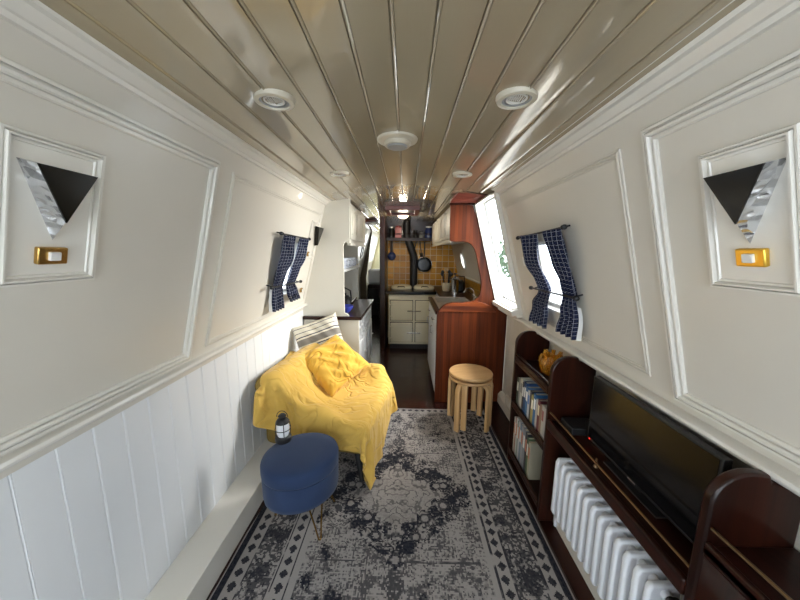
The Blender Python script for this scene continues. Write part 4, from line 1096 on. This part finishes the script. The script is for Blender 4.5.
# the throw: a cloth sheet relaxed over the chair by position based dynamics
def sdf(P):
    d = np.full(len(P), 9.)
    for nm, c, h, ti, r in PARTS + CUSH:
        q = P-np.array(c); ct, st = math.cos(ti), math.sin(ti)
        x = q[:, 0]*ct - q[:, 2]*st; z = q[:, 0]*st + q[:, 2]*ct
        a = np.abs(np.stack([x, q[:, 1], z], 1))-np.array(h)+r
        dd = np.linalg.norm(np.maximum(a, 0), axis=1)+np.minimum(a.max(1), 0)-r
        d = np.minimum(d, dd)
    return d
CUSH = []
def drape(nu, nv, su, sv, centre, ang, z0, steps=300, th=.012, mu=.92):
    u = np.linspace(-su/2, su/2, nu); v = np.linspace(-sv/2, sv/2, nv); U, V = np.meshgrid(u, v, indexing='ij')
    X_ = centre[0]+U*math.cos(ang)-V*math.sin(ang); Y_ = centre[1]+U*math.sin(ang)+V*math.cos(ang)
    rs = np.random.RandomState(3)
    Z_ = z0+0*U + .03*np.sin(U*9+V*5)+.02*np.sin(V*14-U*4) + rs.rand(nu, nv)*.004
    P = np.stack([centre[0]+(X_-centre[0])*.93, centre[1]+(Y_-centre[1])*.93, Z_], -1); O = P.copy(); lu = su/(nu-1); lv = sv/(nv-1)
    def con(P, sl1, sl2, L, k):
        d = P[sl2]-P[sl1]; n = np.linalg.norm(d, axis=-1, keepdims=True)+1e-9; e = d*(1-L/n)*.5*k
        P[sl1] += e; P[sl2] -= e
    S = slice
    def pairs(ax, st, par):
        n = (nu, nv)[ax]; i0 = np.arange(par, n-st, 2*st) if st == 1 else None
        return i0
    PR = P[0:2].copy(); pm = (np.abs(v) < .42)
    for s in range(steps):
        vel = (P-O)*.965; O = P.copy(); P = P+vel; P[..., 2] -= .00055
        for it in range(10):
            for ax, L in ((0, lu), (1, lv)):
                n = (nu, nv)[ax]
                for par in (0, 1):
                    i = np.arange(par, n-1, 2)
                    a = (i, S(None)) if ax == 0 else (S(None), i); b = (i+1, S(None)) if ax == 0 else (S(None), i+1)
                    con(P, a, b, L, 1.0)
                for par in range(4):
                    i = np.arange(par, n-2, 4)
                    a = (i, S(None)) if ax == 0 else (S(None), i); b = (i+2, S(None)) if ax == 0 else (S(None), i+2)
                    con(P, a, b, 2*L, .12)
            Ld = math.hypot(lu, lv)
            for pi in (0, 1):
                i = np.arange(pi, nu-1, 2)
                con(P, (i, S(0, nv-1)), (i+1, S(1, nv)), Ld, .25); con(P, (i+1, S(0, nv-1)), (i, S(1, nv)), Ld, .25)
            if it % 2 == 1:
                F = P.reshape(-1, 3); d = sdf(F); m = d < th
                if m.any():
                    q = F[m]; e = 1e-3; g = np.stack([sdf(q+np.array(w_))-d[m] for w_ in ((e, 0, 0), (0, e, 0), (0, 0, e))], 1); g /= np.linalg.norm(g, axis=1, keepdims=True)+1e-9
                    q = q+g*(th-d[m])[:, None]
                    mv = q-O.reshape(-1, 3)[m]; nrm = (mv*g).sum(1, keepdims=True)*g
                    q = q-(mv-nrm)*mu
                    F[m] = q; P = F.reshape(nu, nv, 3)
                # cabin side and floor (in the chair's own frame)
                wx = CH.x+P[..., 0]*math.cos(CA)-P[..., 1]*math.sin(CA); pen = np.maximum(-.955-wx, 0)
                P[..., 0] += pen*math.cos(CA); P[..., 1] -= pen*math.sin(CA)
                P[..., 2] = np.maximum(P[..., 2], .02)
            zt = max(.62, .80-.002*s); P[0:2, pm, 0] = PR[:, pm, 0]; P[0:2, pm, 1] = PR[:, pm, 1]*.97; P[0:2, pm, 2] = zt
    return P
TH = drape(88, 84, 1.16, 1.20, (.13, .04), math.radians(14), .76)
mb = MB().grid([[tuple(TH[i, j]) for j in range(TH.shape[1])] for i in range(TH.shape[0])])
o = build(mb, 'throw_blanket', 'throw', mw=CM, smooth=180, solid_=.007, subsurf=1); tag(o, 'mustard yellow throw blanket draped over the armchair', 'blanket')

def pillow(name, m, w, h, th, mw, label, pinch=.06, seed=1, rumple=.006):
    n = 30; rs = random.Random(seed); ph = [rs.uniform(0, 6) for _ in range(8)]
    vs = []; uv = []; fs = []
    def pt(i, j, s):
        a = i/n*2-1; b = j/n*2-1
        px = a*w/2*(1-pinch*(1-abs(b)**2.0)*0 - pinch*(1-b*b)*1.0); py = b*h/2*(1-pinch*(1-a*a))
        e = max(0, (1-a**4)*(1-b**4))**.42
        z = s*th/2*e + rumple*math.sin(a*5+ph[0]+b*3)*math.cos(b*6+ph[1])*e + rumple*.6*math.sin(a*13+b*9+ph[2])*e
        return (px, py, z)
    for s in (1, -1):
        o = len(vs)
        for i in range(n+1):
            for j in range(n+1): vs.append(pt(i, j, s)); uv.append((i/n, j/n))
        for i in range(n):
            for j in range(n):
                q = (o+i*(n+1)+j, o+(i+1)*(n+1)+j, o+(i+1)*(n+1)+j+1, o+i*(n+1)+j+1); fs.append(q if s > 0 else q[::-1])
    me = bpy.data.meshes.new(name); me.from_pydata(vs, [], fs); me.update()
    l = me.uv_layers.new(name='UVMap')
    for lp in me.loops: l.data[lp.index].uv = uv[lp.vertex_index]
    me.materials.append(M[m])
    bm = bmesh.new(); bm.from_mesh(me); bmesh.ops.remove_doubles(bm, verts=bm.verts, dist=.0004); bm.to_mesh(me); bm.free()
    for p in me.polygons: p.use_smooth = True
    o = link(name, me, None, mw); return tag(o, label, 'cushion')
def frame_from(c, xdir, ydir):
    x = Vector(xdir).normalized(); y = Vector(ydir); y = (y-x*y.dot(x)).normalized(); z = x.cross(y)
    m = Matrix.Identity(4)
    for i, q in enumerate((x, y, z)):
        for r in range(3): m[r][i] = q[r]
    m.translation = Vector(c); return m
pillow('cushion', 'stripes', .40, .41, .12, frame_from((-.715, 2.44, .685), (.36, .05, .13), (-.20, .15, .36)), 'cream cushion with grey and navy stripes behind the yellow one', seed=2)
pillow('cushion', 'mustard', .42, .40, .15, frame_from((-.545, 2.19, .600), (.20, .28, .10), (-.29, .215, .24)), 'plain yellow cushion lying on the throw in front of the striped one', seed=5, rumple=.012)
